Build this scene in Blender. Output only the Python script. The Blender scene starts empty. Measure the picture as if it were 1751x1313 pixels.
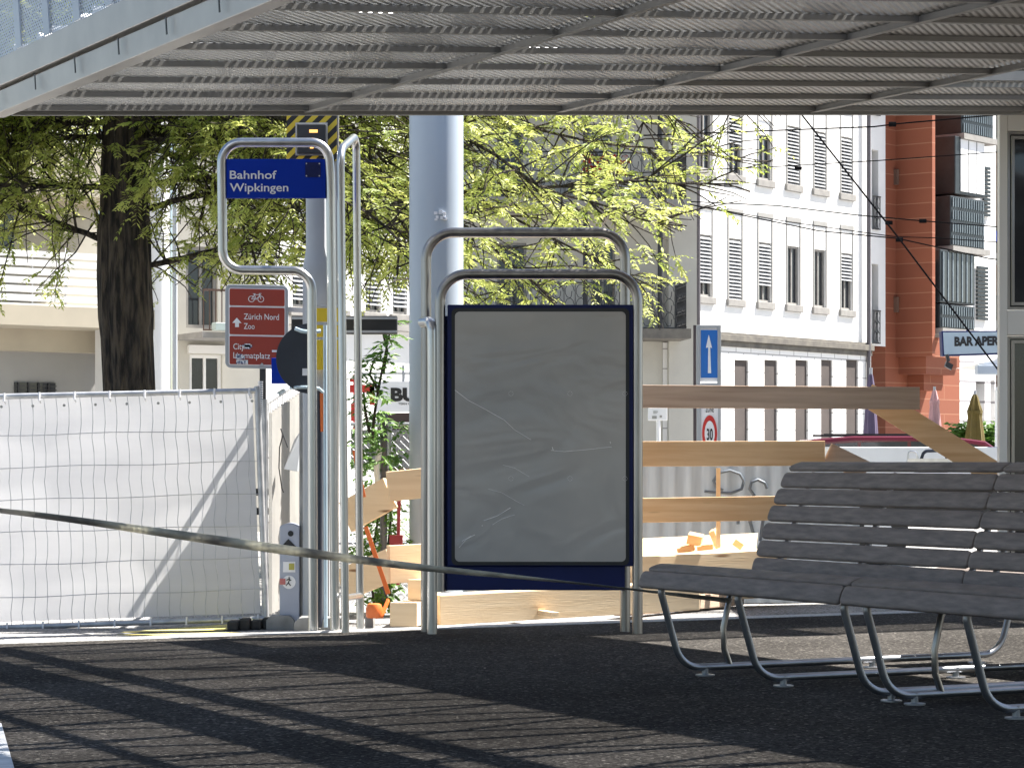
import bpy, bmesh, math, random
from mathutils import Vector, Matrix
R = math.radians
V = Vector
SC = bpy.context.scene
COL = SC.collection

# ------------------------------------------------------------------ camera, sky, sun, exposure
FPX, CX, HY, CAMH = 4400.0, 875.5, 787.0, 1.0
cam_d = bpy.data.cameras.new('camera'); cam = bpy.data.objects.new('camera', cam_d); COL.objects.link(cam)
cam.location = (0, 0, CAMH); cam.rotation_euler = (R(90), 0, 0)
cam_d.sensor_width = 36; cam_d.lens = FPX/1751*36; cam_d.shift_y = (HY-656.5)/1751
cam_d.clip_end = 2000; cam_d.clip_start = .1
SC.camera = cam
SUN_EL = 56.0; SUNH = V((.925, .38)).normalized()
W = bpy.data.worlds.new('World'); SC.world = W; W.use_nodes = True
sky = W.node_tree.nodes.new('ShaderNodeTexSky'); sky.sky_type = 'NISHITA'; sky.sun_disc = False
sky.sun_elevation = R(SUN_EL); sky.sun_rotation = math.atan2(SUNH.x, SUNH.y)
bg = W.node_tree.nodes['Background']; bg.inputs[1].default_value = .05
W.node_tree.links.new(sky.outputs[0], bg.inputs[0])
sd = bpy.data.lights.new('sun', 'SUN'); sd.energy = 5.0; sd.angle = R(.53); sd.color = (1, .95, .88)
sun = bpy.data.objects.new('sun', sd); COL.objects.link(sun)
SDIR = V((SUNH.x*math.cos(R(SUN_EL)), SUNH.y*math.cos(R(SUN_EL)), math.sin(R(SUN_EL))))
sun.rotation_euler = SDIR.to_track_quat('Z', 'Y').to_euler(); sun.location = (5, 5, 20)
SC.view_settings.view_transform = 'Standard'; SC.view_settings.look = 'None'
SC.view_settings.exposure = 1.9; SC.view_settings.gamma = 1
SC.render.engine = 'CYCLES'
SC.cycles.max_bounces = 8; SC.cycles.transparent_max_bounces = 16; SC.cycles.sample_clamp_indirect = 6

# ------------------------------------------------------------------ helpers
def at(px, py, Y):
    return V(((px-CX)/FPX*Y, Y, CAMH-(py-HY)/FPX*Y))
def gnd(px, py, z=0.0):
    Y = FPX*(CAMH-z)/(py-HY); return V(((px-CX)/FPX*Y, Y, z))
def lerp(a, b, t): return a+(b-a)*t

def material(name, c1, c2=None, rough=.6, metal=0.0, scale=6.0, bump=0.0, bscale=None, detail=5, stretch=None, spec=.5, trans=0.0, contrast=(.3, .7), bdist=.01):
    m = bpy.data.materials.new(name); m.use_nodes = True
    nt = m.node_tree; N = nt.nodes; L = nt.links; b = N['Principled BSDF']
    b.inputs['Roughness'].default_value = rough; b.inputs['Metallic'].default_value = metal
    b.inputs['Specular IOR Level'].default_value = spec
    if c2 is None: c2 = tuple(x*.85 for x in c1)
    tc = N.new('ShaderNodeTexCoord'); mp = N.new('ShaderNodeMapping')
    if stretch: mp.inputs['Scale'].default_value = stretch
    L.new(tc.outputs['Object'], mp.inputs[0])
    n = N.new('ShaderNodeTexNoise'); n.inputs['Scale'].default_value = scale; n.inputs['Detail'].default_value = detail
    L.new(mp.outputs[0], n.inputs['Vector'])
    r = N.new('ShaderNodeValToRGB'); r.color_ramp.elements[0].position = contrast[0]; r.color_ramp.elements[1].position = contrast[1]
    r.color_ramp.elements[0].color = (*c2, 1); r.color_ramp.elements[1].color = (*c1, 1)
    L.new(n.outputs['Fac'], r.inputs[0]); L.new(r.outputs[0], b.inputs['Base Color'])
    if bump:
        n2 = N.new('ShaderNodeTexNoise'); n2.inputs['Scale'].default_value = bscale or scale*4; n2.inputs['Detail'].default_value = 6
        L.new(mp.outputs[0], n2.inputs['Vector'])
        bp = N.new('ShaderNodeBump'); bp.inputs['Strength'].default_value = bump; bp.inputs['Distance'].default_value = bdist
        L.new(n2.outputs['Fac'], bp.inputs['Height']); L.new(bp.outputs[0], b.inputs['Normal'])
    if trans:
        t = N.new('ShaderNodeBsdfTranslucent'); mx = N.new('ShaderNodeMixShader'); mx.inputs[0].default_value = trans
        L.new(r.outputs[0], t.inputs[0]); L.new(b.outputs[0], mx.inputs[1]); L.new(t.outputs[0], mx.inputs[2])
        L.new(mx.outputs[0], N['Material Output'].inputs[0])
    m['ramp'] = 1
    return m

def brick_mat(name, d, c1, c2, cm, bw, bh, mortar=.008, rough=.8, bump=.4, offset=.5, squash=1.0):
    m = material(name, c1, c2, rough=rough, scale=3)
    nt = m.node_tree; N = nt.nodes; L = nt.links; b = N['Principled BSDF']
    g = N.new('ShaderNodeNewGeometry'); dt = N.new('ShaderNodeVectorMath'); dt.operation = 'DOT_PRODUCT'
    dt.inputs[1].default_value = (d.x, d.y, 0); L.new(g.outputs['Position'], dt.inputs[0])
    sp = N.new('ShaderNodeSeparateXYZ'); L.new(g.outputs['Position'], sp.inputs[0])
    cb = N.new('ShaderNodeCombineXYZ'); L.new(dt.outputs['Value'], cb.inputs[0]); L.new(sp.outputs[2], cb.inputs[1])
    br = N.new('ShaderNodeTexBrick'); br.inputs['Scale'].default_value = 1
    br.inputs['Brick Width'].default_value = bw; br.inputs['Row Height'].default_value = bh
    br.inputs['Mortar Size'].default_value = mortar; br.offset = offset
    br.inputs['Color1'].default_value = (*c1, 1); br.inputs['Color2'].default_value = (*c2, 1); br.inputs['Mortar'].default_value = (*cm, 1)
    L.new(cb.outputs[0], br.inputs['Vector']); L.new(br.outputs['Color'], b.inputs['Base Color'])
    bp = N.new('ShaderNodeBump'); bp.inputs['Strength'].default_value = bump; bp.inputs['Distance'].default_value = -.02
    L.new(br.outputs['Fac'], bp.inputs['Height']); L.new(bp.outputs[0], b.inputs['Normal'])
    return m

def perforated(name, col, pitch, thr, metal=.6, rough=.45):
    m = bpy.data.materials.new(name); m.use_nodes = True
    nt = m.node_tree; N = nt.nodes; L = nt.links; b = N['Principled BSDF']
    b.inputs['Base Color'].default_value = (*col, 1); b.inputs['Metallic'].default_value = metal; b.inputs['Roughness'].default_value = rough
    tc = N.new('ShaderNodeTexCoord'); sp = N.new('ShaderNodeSeparateXYZ'); L.new(tc.outputs['UV'], sp.inputs[0])
    def M(op, a, bb=None):
        n = N.new('ShaderNodeMath'); n.operation = op
        for i, x in enumerate((a, bb)):
            if x is None: continue
            if isinstance(x, (int, float)): n.inputs[i].default_value = x
            else: L.new(x, n.inputs[i])
        return n.outputs[0]
    k = 2*math.pi/pitch/1.4142
    p = M('COSINE', M('MULTIPLY', M('ADD', sp.outputs[0], sp.outputs[1]), k))
    q = M('COSINE', M('MULTIPLY', M('SUBTRACT', sp.outputs[0], sp.outputs[1]), k))
    hole = M('GREATER_THAN', M('ADD', p, q), thr)
    tr = N.new('ShaderNodeBsdfTransparent'); mx = N.new('ShaderNodeMixShader')
    L.new(hole, mx.inputs[0]); L.new(b.outputs[0], mx.inputs[1]); L.new(tr.outputs[0], mx.inputs[2])
    L.new(mx.outputs[0], N['Material Output'].inputs[0])
    return m

WPOS = {}
class MB:
    def __init__(s): s.v = []; s.f = []; s.uv = None; s.mi = []; s.cur = 0
    def add(s, vs, fs):
        o = len(s.v); s.v += [tuple(x) for x in vs]
        for f in fs: s.f.append(tuple(i+o for i in f)); s.mi.append(s.cur)
        return s
    def obb(s, p, a, b, c):
        p, a, b, c = V(p), V(a), V(b), V(c)
        vs = [p, p+a, p+a+b, p+b, p+c, p+a+c, p+a+b+c, p+b+c]
        return s.add(vs, [(0,3,2,1),(4,5,6,7),(0,1,5,4),(1,2,6,5),(2,3,7,6),(3,0,4,7)])
    def box(s, x0, x1, y0, y1, z0, z1):
        return s.obb((x0,y0,z0), (x1-x0,0,0), (0,y1-y0,0), (0,0,z1-z0))
    def beam(s, p, q, w, h, up=V((0,0,1))):
        p, q = V(p), V(q); d = (q-p).normalized(); side = d.cross(up).normalized(); u = side.cross(d).normalized()
        return s.obb(p-side*w/2-u*h/2, q-p, side*w, u*h)
    def quad(s, a, b, c, d): return s.add([a,b,c,d], [(0,1,2,3)])
    def prism(s, pts, vec):
        n = len(pts); vec = V(vec); vs = [V(p) for p in pts]+[V(p)+vec for p in pts]
        fs = [tuple(range(n-1,-1,-1)), tuple(range(n,2*n))]+[(i,(i+1)%n,n+(i+1)%n,n+i) for i in range(n)]
        return s.add(vs, fs)
    def tube(s, path, r, n=12, caps=True, rads=None):
        path = [V(p) for p in path]; m = len(path); vs = []
        t0 = (path[1]-path[0]).normalized(); ref = V((0,0,1)) if abs(t0.z) < .9 else V((0,1,0))
        u = t0.cross(ref).normalized()
        for i, p in enumerate(path):
            t = (path[min(i+1,m-1)]-path[max(i-1,0)]).normalized()
            u = (u-t*u.dot(t)).normalized(); w = t.cross(u)
            rr = rads[i] if rads else r
            for k in range(n):
                a = 2*math.pi*k/n; vs.append(p+(u*math.cos(a)+w*math.sin(a))*rr)
        fs = [(i*n+k, i*n+(k+1)%n, (i+1)*n+(k+1)%n, (i+1)*n+k) for i in range(m-1) for k in range(n)]
        if caps: fs += [tuple(range(n-1,-1,-1)), tuple(range((m-1)*n, m*n))]
        return s.add(vs, fs)
    def lathe(s, c, prof, n=20, ax=V((0,0,1)), caps=True):
        c = V(c); ax = V(ax).normalized(); ref = V((1,0,0)) if abs(ax.x) < .9 else V((0,1,0))
        u = ax.cross(ref).normalized(); w = ax.cross(u); vs = []
        for r, z in prof:
            for k in range(n):
                a = 2*math.pi*k/n; vs.append(c+ax*z+(u*math.cos(a)+w*math.sin(a))*max(r, 1e-4))
        m = len(prof)
        fs = [(i*n+k, i*n+(k+1)%n, (i+1)*n+(k+1)%n, (i+1)*n+k) for i in range(m-1) for k in range(n)]
        if caps: fs += [tuple(range(n-1,-1,-1)), tuple(range((m-1)*n, m*n))]
        return s.add(vs, fs)
    def build(s, name, mat, parent=None, smooth=False, bevel=0, local=False, recalc=True):
        off = V((0,0,0)) if (parent is None or local) else WPOS.get(parent.name, V((0,0,0)))
        me = bpy.data.meshes.new(name)
        me.from_pydata([tuple(V(v)-off) for v in s.v], [], s.f)
        mats = mat if isinstance(mat, (list, tuple)) else [mat]
        for q in mats: me.materials.append(q)
        if len(mats) > 1: me.polygons.foreach_set('material_index', s.mi)
        if s.uv:
            ul = me.uv_layers.new(name='UVMap')
            for l in me.loops: ul.data[l.index].uv = s.uv[l.vertex_index]
        if recalc:
            bm = bmesh.new(); bm.from_mesh(me); bmesh.ops.recalc_face_normals(bm, faces=bm.faces); bm.to_mesh(me); bm.free()
        if smooth:
            me.polygons.foreach_set('use_smooth', [True]*len(me.polygons))
            try: me.set_sharp_from_angle(angle=R(40))
            except Exception: pass
        o = bpy.data.objects.new(name, me); COL.objects.link(o)
        if parent is not None:
            o.parent = parent; WPOS[o.name] = off
        else: WPOS[o.name] = V((0,0,0))
        if bevel:
            b = o.modifiers.new('bevel', 'BEVEL'); b.width = bevel; b.segments = 2; b.limit_method = 'ANGLE'; b.angle_limit = R(50)
        return o

def tag(o, label, cat, group=None):
    o['label'] = label; o['category'] = cat
    if group: o['group'] = group
    return o
def thing(name, label, cat, loc, group=None):
    o = bpy.data.objects.new(name, None); COL.objects.link(o); o.location = V(loc); o.empty_display_size = .2
    WPOS[o.name] = V(loc)
    return tag(o, label, cat, group)
def struct(o): o['kind'] = 'structure'; return o
def copy_thing(root, delta, label, group=None):
    r = root.copy(); COL.objects.link(r); r.location = root.location+V(delta); r['label'] = label
    if group: r['group'] = group
    for ch in list(root.children):
        c = ch.copy(); COL.objects.link(c); c.parent = r
        for g in list(ch.children):
            e = g.copy(); COL.objects.link(e); e.parent = c
    WPOS[r.name] = V(r.location)
    return r
def fillet(pts, r, n=8):
    pts = [V(p) for p in pts]; out = [pts[0]]
    for i in range(1, len(pts)-1):
        p, a, b = pts[i], pts[i-1], pts[i+1]
        da, db = (a-p), (b-p); rr = min(r, da.length*.49, db.length*.49)
        A = p+da.normalized()*rr; B = p+db.normalized()*rr
        ang = da.angle(db); h = rr/math.tan((math.pi-ang)/2) if ang < math.pi-.01 else 0
        # circular arc through A,B tangent to both edges
        bis = (da.normalized()+db.normalized()).normalized(); rad = rr*math.tan(ang/2); c = p+bis*(rr/math.cos(ang/2))
        va, vb = A-c, B-c; tot = va.angle(vb)
        for k in range(n+1):
            t = k/n; q = (va*math.sin((1-t)*tot)+vb*math.sin(t*tot))/math.sin(tot); out.append(c+q)
    out.append(pts[-1]); return out

def text(name, s, org, right, up, height, mat, parent, width=None, bold=.0, depth=.002, spacing=1.0):
    cu = bpy.data.curves.new(name, 'FONT'); cu.body = s; cu.size = 1; cu.offset = bold; cu.extrude = 0; cu.resolution_u = 3
    cu.space_character = spacing
    o = bpy.data.objects.new(name, cu); COL.objects.link(o)
    dg = bpy.context.evaluated_depsgraph_get(); me = bpy.data.meshes.new_from_object(o.evaluated_get(dg))
    COL.objects.unlink(o); bpy.data.objects.remove(o); bpy.data.curves.remove(cu)
    xs = [v.co.x for v in me.vertices]; w = max(xs)-min(xs); x0 = min(xs)
    sy = height/.73; sx = width/w if width else sy
    right, up = V(right).normalized(), V(up).normalized(); nrm = right.cross(up)
    off = WPOS.get(parent.name, V((0,0,0)))
    for v in me.vertices:
        v.co = V(org)+right*((v.co.x-x0)*sx)+up*(v.co.y*sy)+nrm*depth-off
    me.name = name; me.materials.clear(); me.materials.append(mat)
    q = bpy.data.objects.new(name, me); COL.objects.link(q); q.parent = parent; WPOS[q.name] = off
    return q

# ------------------------------------------------------------------ materials
M = {}
M['steel'] = material('brushed_steel', (.62,.62,.61), (.5,.5,.49), rough=.28, metal=1, scale=20, bump=.02, stretch=(1,1,.1))
M['darksteel'] = material('dark_brushed_steel', (.42,.40,.38), (.3,.29,.28), rough=.3, metal=1, scale=20, stretch=(1,1,.1))
M['galv'] = material('galvanised_steel', (.55,.56,.57), (.40,.41,.43), rough=.5, metal=.7, scale=14, contrast=(.35,.65))
M['alu'] = material('aluminium', (.46,.44,.41), (.38,.365,.345), rough=.35, metal=.35, scale=5)
M['greypaint'] = material('grey_pole_paint', (.42,.44,.46), (.34,.36,.38), rough=.45, scale=2.5, bump=.03)
M['bluegrey'] = material('pale_blue_grey_paint', (.44,.50,.57), (.37,.43,.50), rough=.38, scale=1.6, bump=.05, bscale=5, stretch=(1,1,.35))
M['ribmetal'] = material('canopy_rib_paint', (.30,.30,.29), (.25,.25,.24), rough=.55, metal=.2, scale=4)
M['navy'] = material('navy_enamel', (.010,.018,.10), (.008,.014,.075), rough=.45, scale=4, spec=.25)
M['blue'] = material('sign_blue', (.006,.036,.36), (.005,.033,.33), rough=.5, scale=3, spec=.1)
M['black'] = material('black_plastic', (.012,.012,.014), (.02,.02,.022), rough=.4, scale=8)
M['darkblue'] = material('dark_blue_grey_sheet', (.02,.025,.04), (.015,.018,.03), rough=.4, scale=8)
M['white'] = material('white_lettering', (.82,.82,.84), (.78,.78,.8), rough=.5)
M['signred'] = material('sign_red', (.33,.035,.018), (.29,.03,.016), rough=.38, scale=4)
M['brightred'] = material('bright_red', (.6,.04,.03), (.5,.03,.03), rough=.4)
M['yellow'] = material('sign_yellow', (.72,.52,.02), (.66,.46,.02), rough=.45)
M['orange'] = material('orange_plastic', (.75,.17,.03), (.62,.14,.03), rough=.45, scale=9)
M['rubber'] = material('black_rubber', (.03,.03,.03), (.055,.053,.05), rough=.9, scale=12, bump=.4)
M['concrete'] = material('weathered_concrete', (.30,.30,.29), (.19,.19,.18), rough=.9, scale=9, bump=.3)
M['kerb'] = material('pale_kerb_stone', (.55,.54,.52), (.38,.37,.36), rough=.9, scale=60, bump=.5, bscale=150)
M['bench'] = material('grey_bench_timber', (.265,.222,.197), (.16,.134,.12), rough=.55, spec=.25, scale=9, bump=.12, stretch=(1,1,6))
M['render'] = material('white_render', (.80,.79,.77), (.74,.73,.71), rough=.9, scale=2.2, bump=.15, bscale=60)
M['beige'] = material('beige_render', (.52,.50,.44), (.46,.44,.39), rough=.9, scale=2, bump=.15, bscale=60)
M['greywall'] = material('grey_render', (.34,.335,.32), (.30,.295,.285), rough=.9, scale=1.5, bump=.15, bscale=60)
M['ochre'] = material('ochre_soffit', (.46,.41,.32), (.40,.355,.28), rough=.9, scale=2)
M['trim'] = material('window_trim_stone', (.28,.27,.25), (.22,.21,.20), rough=.85, scale=7)
M['cornice'] = material('weathered_cornice', (.17,.155,.13), (.10,.093,.083), rough=.9, scale=5, bump=.3)
M['glass'] = material('dark_window_glass', (.025,.03,.038), (.015,.018,.022), rough=.06, scale=1, spec=.8)
M['shutter'] = material('window_louvre', (.30,.31,.32), (.24,.25,.26), rough=.6, scale=4)
M['iron'] = material('black_wrought_iron', (.02,.02,.022), (.035,.035,.035), rough=.5, scale=20)
M['redwallside'] = material('terracotta_render', (.42,.11,.045), (.36,.09,.04), rough=.85, scale=3)
M['darkmetal'] = material('dark_balcony_metal', (.035,.045,.05), (.025,.032,.036), rough=.4, scale=5, metal=.3)
M['palemetal'] = material('pale_balcony_metal', (.20,.24,.26), (.15,.18,.20), rough=.4, scale=5, metal=.3)
M['blind'] = material('white_blind', (.8,.8,.8), (.74,.74,.75), rough=.8, scale=3)
M['brown'] = material('brown_facade', (.16,.09,.06), (.12,.07,.05), rough=.9, scale=3)
M['leaf'] = material('yellow_green_leaf', (.58,.60,.17), (.25,.32,.06), rough=.5, scale=2.6, trans=.5, contrast=(.35,.65))
M['leafdark'] = material('green_leaf', (.10,.20,.02), (.06,.12,.015), rough=.5, scale=3, trans=.4)
M['vineleaf'] = material('fresh_vine_leaf', (.16,.30,.05), (.09,.18,.03), rough=.5, scale=5, trans=.4)
M['twig'] = material('dark_twig', (.06,.045,.03), (.04,.03,.022), rough=.9, scale=12)
M['carred'] = material('car_red_paint', (.11,.008,.012), (.09,.007,.01), rough=.15, scale=2, spec=.8)
M['whitepaint'] = material('white_vehicle_paint', (.72,.73,.74), (.64,.65,.66), rough=.35, scale=3)
M['pink'] = material('pink_parasol_cloth', (.48,.28,.28), (.40,.23,.24), rough=.9, scale=6)
M['olive'] = material('olive_parasol_cloth', (.14,.10,.02), (.10,.075,.018), rough=.9, scale=6)
M['purple'] = material('purple_parasol_cloth', (.13,.10,.17), (.10,.08,.13), rough=.9, scale=6)
M['skyblue'] = material('pale_blue_sign_face', (.42,.53,.60), (.38,.49,.56), rough=.5)
M['ltblue'] = material('light_blue_steel', (.50,.62,.70), (.42,.54,.62), rough=.35, metal=.3)
M['cream'] = material('cream_metal_cladding', (.80,.77,.70), (.72,.70,.64), rough=.45, scale=2)
M['flower'] = material('white_petal', (.8,.8,.74), (.7,.7,.6), rough=.8, trans=.3)
M['redflower'] = material('red_petal', (.55,.05,.02), (.45,.03,.02), rough=.8, trans=.3)
M['wire'] = material('black_cable_sheath', (.008,.008,.009), rough=1, spec=0)
M['legsteel'] = material('satin_leg_steel', (.36,.37,.39), (.28,.29,.31), rough=.38, metal=.9, scale=9)

def wood_mat(name, c1, c2, ax):
    m = material(name, c1, c2, rough=.75, scale=3.0, bump=.12, bscale=14, stretch=ax, detail=8, contrast=(.25,.75))
    nt = m.node_tree; N = nt.nodes; L = nt.links; b = N['Principled BSDF']
    src = b.inputs['Base Color'].links[0].from_socket
    tc = N.new('ShaderNodeTexCoord'); mp = N.new('ShaderNodeMapping'); mp.inputs['Scale'].default_value = tuple(.45*x+.35 for x in ax)
    L.new(tc.outputs['Object'], mp.inputs[0])
    vo = N.new('ShaderNodeTexVoronoi'); vo.inputs['Scale'].default_value = 2.3; L.new(mp.outputs[0], vo.inputs['Vector'])
    r = N.new('ShaderNodeValToRGB'); r.color_ramp.elements[0].position = .05; r.color_ramp.elements[1].position = .13
    r.color_ramp.elements[0].color = (.32,.22,.15,1); r.color_ramp.elements[1].color = (1,1,1,1)
    L.new(vo.outputs['Distance'], r.inputs[0])
    mx = N.new('ShaderNodeMix'); mx.data_type = 'RGBA'; mx.blend_type = 'MULTIPLY'; mx.inputs[0].default_value = 1
    L.new(src, mx.inputs[6]); L.new(r.outputs[0], mx.inputs[7]); L.new(mx.outputs[2], b.inputs['Base Color'])
    return m
M['wood'] = wood_mat('fresh_pine', (.86,.60,.34), (.66,.38,.18), (.5,1,9))
M['woodgrey'] = wood_mat('greyed_pine', (.66,.50,.37), (.40,.27,.19), (.4,1,9))
M['woodpale'] = wood_mat('pale_pine', (.80,.63,.42), (.70,.52,.32), (.5,1,9))

def asphalt_mat(name, base, dark, spec_col):
    m = material(name, base, dark, rough=.95, spec=.03, scale=.9, bump=.6, bscale=160, detail=8, bdist=.006)
    nt = m.node_tree; N = nt.nodes; L = nt.links; b = N['Principled BSDF']
    src = b.inputs['Base Color'].links[0].from_socket
    tc = N.new('ShaderNodeTexCoord'); vo = N.new('ShaderNodeTexVoronoi'); vo.inputs['Scale'].default_value = 85
    L.new(tc.outputs['Object'], vo.inputs['Vector'])
    sx = N.new('ShaderNodeSeparateColor'); L.new(vo.outputs['Color'], sx.inputs[0])
    r = N.new('ShaderNodeValToRGB'); e = r.color_ramp.elements
    e[0].position = 0; e[0].color = (.45,.45,.45,1); e[1].position = 1; e[1].color = (*spec_col, 1)
    k = e.new(.55); k.color = (1,1,1,1); k2 = e.new(.93); k2.color = (1.5,1.5,1.5,1)
    L.new(sx.outputs[0], r.inputs[0])
    mx = N.new('ShaderNodeMix'); mx.data_type = 'RGBA'; mx.blend_type = 'MULTIPLY'; mx.inputs[0].default_value = 1
    v2 = N.new('ShaderNodeTexVoronoi'); v2.inputs['Scale'].default_value = 3.1; L.new(tc.outputs['Object'], v2.inputs['Vector'])
    r2 = N.new('ShaderNodeValToRGB'); r2.color_ramp.elements[0].position = .018; r2.color_ramp.elements[1].position = .026
    r2.color_ramp.elements[0].color = (4.5,4.4,4.2,1); r2.color_ramp.elements[1].color = (1,1,1,1); L.new(v2.outputs['Distance'], r2.inputs[0])
    n3 = N.new('ShaderNodeTexNoise'); n3.inputs['Scale'].default_value = .55; n3.inputs['Detail'].default_value = 7; n3.inputs['Distortion'].default_value = 1.2; L.new(tc.outputs['Object'], n3.inputs['Vector'])
    r3 = N.new('ShaderNodeValToRGB'); r3.color_ramp.elements[0].position = .35; r3.color_ramp.elements[1].position = .62
    r3.color_ramp.elements[0].color = (.72,.72,.72,1); r3.color_ramp.elements[1].color = (1.12,1.12,1.12,1); L.new(n3.outputs['Fac'], r3.inputs[0])
    for q in (r2, r3):
        m2 = N.new('ShaderNodeMix'); m2.data_type = 'RGBA'; m2.blend_type = 'MULTIPLY'; m2.inputs[0].default_value = 1
        L.new(src, m2.inputs[6]); L.new(q.outputs[0], m2.inputs[7]); src = m2.outputs[2]
    L.new(src, mx.inputs[6]); L.new(r.outputs[0], mx.inputs[7]); L.new(mx.outputs[2], b.inputs['Base Color'])
    return m
M['asphalt'] = asphalt_mat('platform_asphalt', (.064,.0595,.055), (.048,.0445,.041), (4,4,3.8))
M['road'] = asphalt_mat('pale_road_surface', (.34,.335,.325), (.27,.265,.26), (1.8,1.8,1.8))

def bark_mat():
    m = material('dark_bark', (.085,.066,.048), (.010,.008,.007), rough=.95, scale=7, bump=1, bscale=8, stretch=(3,3,.45), detail=9, bdist=.12, contrast=(.40,.62))
    return m
M['bark'] = bark_mat()

# ------------------------------------------------------------------ ground
A = V((.467,-.884,0)).normalized()      # along the platform, towards the camera
C = V((.884,.467,0)).normalized()       # across the platform
mb = MB(); mb.box(-250,250,-60,600,-.5,-.06); struct(mb.build('road', M['road']))
K0 = V((-2.80,14.02,0))
mb = MB(); mb.prism([K0-C*40, K0+C*60, K0+C*60+A*60, K0-C*40+A*60], (0,0,-.2)); struct(mb.build('platform', M['asphalt']))
N_ = -A
mb = MB()
mb.prism([K0-C*40+N_*.003+V((0,0,.006)), K0+C*60+N_*.003+V((0,0,.006)), K0+C*60+N_*.15+V((0,0,.006)), K0-C*40+N_*.15+V((0,0,.006))], (0,0,-.2))
struct(mb.build('kerb', M['kerb'], bevel=.008))
# pale safety line at the near platform end
p1, p2 = gnd(3,1240), gnd(24,1313); dd = (p2-p1).normalized()
mb = MB(); z = V((0,0,.004)); w = V((-.9,-.25,0))*.45
mb.prism([p1-dd*.06+z, p2+dd*3+z, p2+dd*3+w+z, p1-dd*.06+w+z], (0,0,-.003)); struct(mb.build('platform_line', material('worn_white_line', (.66,.67,.68), (.46,.47,.48), rough=.8, scale=14, bump=.2)))
# yellow road marking
mb = MB()
def rp(px, py): q = gnd(px, py, -.06); q.z = -.056; return q
mb.prism([rp(205,1082), rp(395,1068), rp(440,1068), rp(380,1079)], (0,0,.002))
mb.prism([rp(200,1086), rp(375,1082), rp(430,1084), rp(330,1089)], (0,0,.002))
struct(mb.build('road_marking', material('worn_yellow_paint', (.72,.60,.16), (.5,.44,.2), rough=.8, scale=20)))

# ------------------------------------------------------------------ canopy over the platform
C0 = V((-2.64,13.59,2.84))
cu = V((.884,.467,.0631)).normalized(); cv = A.copy(); cn = cu.cross(cv).normalized()
if cn.z < 0: cn = -cn
def cp(t, v, n=0.0): return C0+cu*t+cv*v+cn*n
canopy = thing('platform_canopy', 'grey metal canopy over the platform with perforated ceiling panels and slanting beams', 'canopy', C0)
M['perf'] = perforated('perforated_ceiling_sheet', (.56,.56,.55), .034, .55, metal=.3, rough=.5)
M['perfblue'] = perforated('perforated_side_sheet', (.42,.47,.54), .021, 1.15, metal=.3, rough=.4)
WID, LEN = 9.0, 17.0
BT = [.0, 1.69, 3.30, 5.10, 6.75, 8.4]
RV = [0.035+.575*i for i in range(30)]
def sheet_uv(mb, t0, t1, v0, v1, n):
    mb.add([cp(t0,v0,n), cp(t1,v0,n), cp(t1,v1,n), cp(t0,v1,n)], [(0,1,2,3)])
    mb.uv = (mb.uv or [])+[(t0,v0),(t1,v0),(t1,v1),(t0,v1)]
mb = MB(); sheet_uv(mb, .02, 5.12, .0, LEN, .030); sheet_uv(mb, 5.12, WID, 0, 1.25, .030); mb.build('ceiling_panel', M['perf'], canopy, recalc=False)
for i, v in enumerate(RV):
    mb = MB(); te = 5.1 if v > 1.3 else WID
    mb.obb(cp(.02,v-.018,0), cu*te, cv*.036, cn*.027); mb.obb(cp(.02,v-.025,.12), cu*te, cv*.03, cn*.06)
    mb.build('rib', M['ribmetal'], canopy)
for i, t in enumerate(BT):
    L_ = LEN if i < 4 else 1.3
    mb = MB(); mb.obb(cp(t-.022,0,-.008), cu*.044, cv*L_, cn*.007)
    mb.obb(cp(t-.006,0,-.002), cu*.012, cv*L_, cn*.031)
    if i: mb.obb(cp(t-.02,0.0,.05), cu*.04, cv*L_, cn*.40)
    mb.build('beam', M['alu'] if i == 0 else M['ribmetal'], canopy, bevel=.003)
    for v in RV:
        if v < L_-.1 and 0 < i < 4:
            pass
# far edge strip, roof sheet over the middle bay and the purlins above the ceiling
mb = MB(); mb.obb(cp(0,-.02,-.02), cu*WID, cv*.03, cn*.30); mb.build('edge_trim', M['ribmetal'], canopy)
mb = MB(); mb.obb(cp(3.28,0.7,.30), cu*2.32, cv*(LEN-.7), cn*.02); mb.prism([cp(4.3,.02,.34),cp(5.86,-.5,.34),cp(7.4,-.95,.34),cp(9.2,-1.4,.34),cp(9.2,.72,.34),cp(4.3,.72,.34)], cn*.02); mb.build('roof_and_shade_overhang', M['galv'], canopy)  # second polygon is an unseen overhang, added to shade the ground beyond the edge
mb = MB()
for k in range(26):
    v = .1+k*.64
    for (t0,t1,a,b,r) in ((0,1.69,0,.42,.022),(0,1.69,.42,0,.022),(1.69,3.28,.2,.55,.022),(1.69,3.28,.62,.12,.022)): mb.tube([cp(t0,v+a,.32), cp(t1,v+b,.32)], r, 6)
mb.build('roof_brace', M['galv'], canopy)
for t,w,hh in ((.70,.05,.30),(1.16,.03,.09),(2.28,.04,.20)):
    mb = MB(); mb.obb(cp(t,0,.36), cu*w, cv*LEN, cn*hh); mb.build('roof_stringer', M['galv'], canopy)
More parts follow.
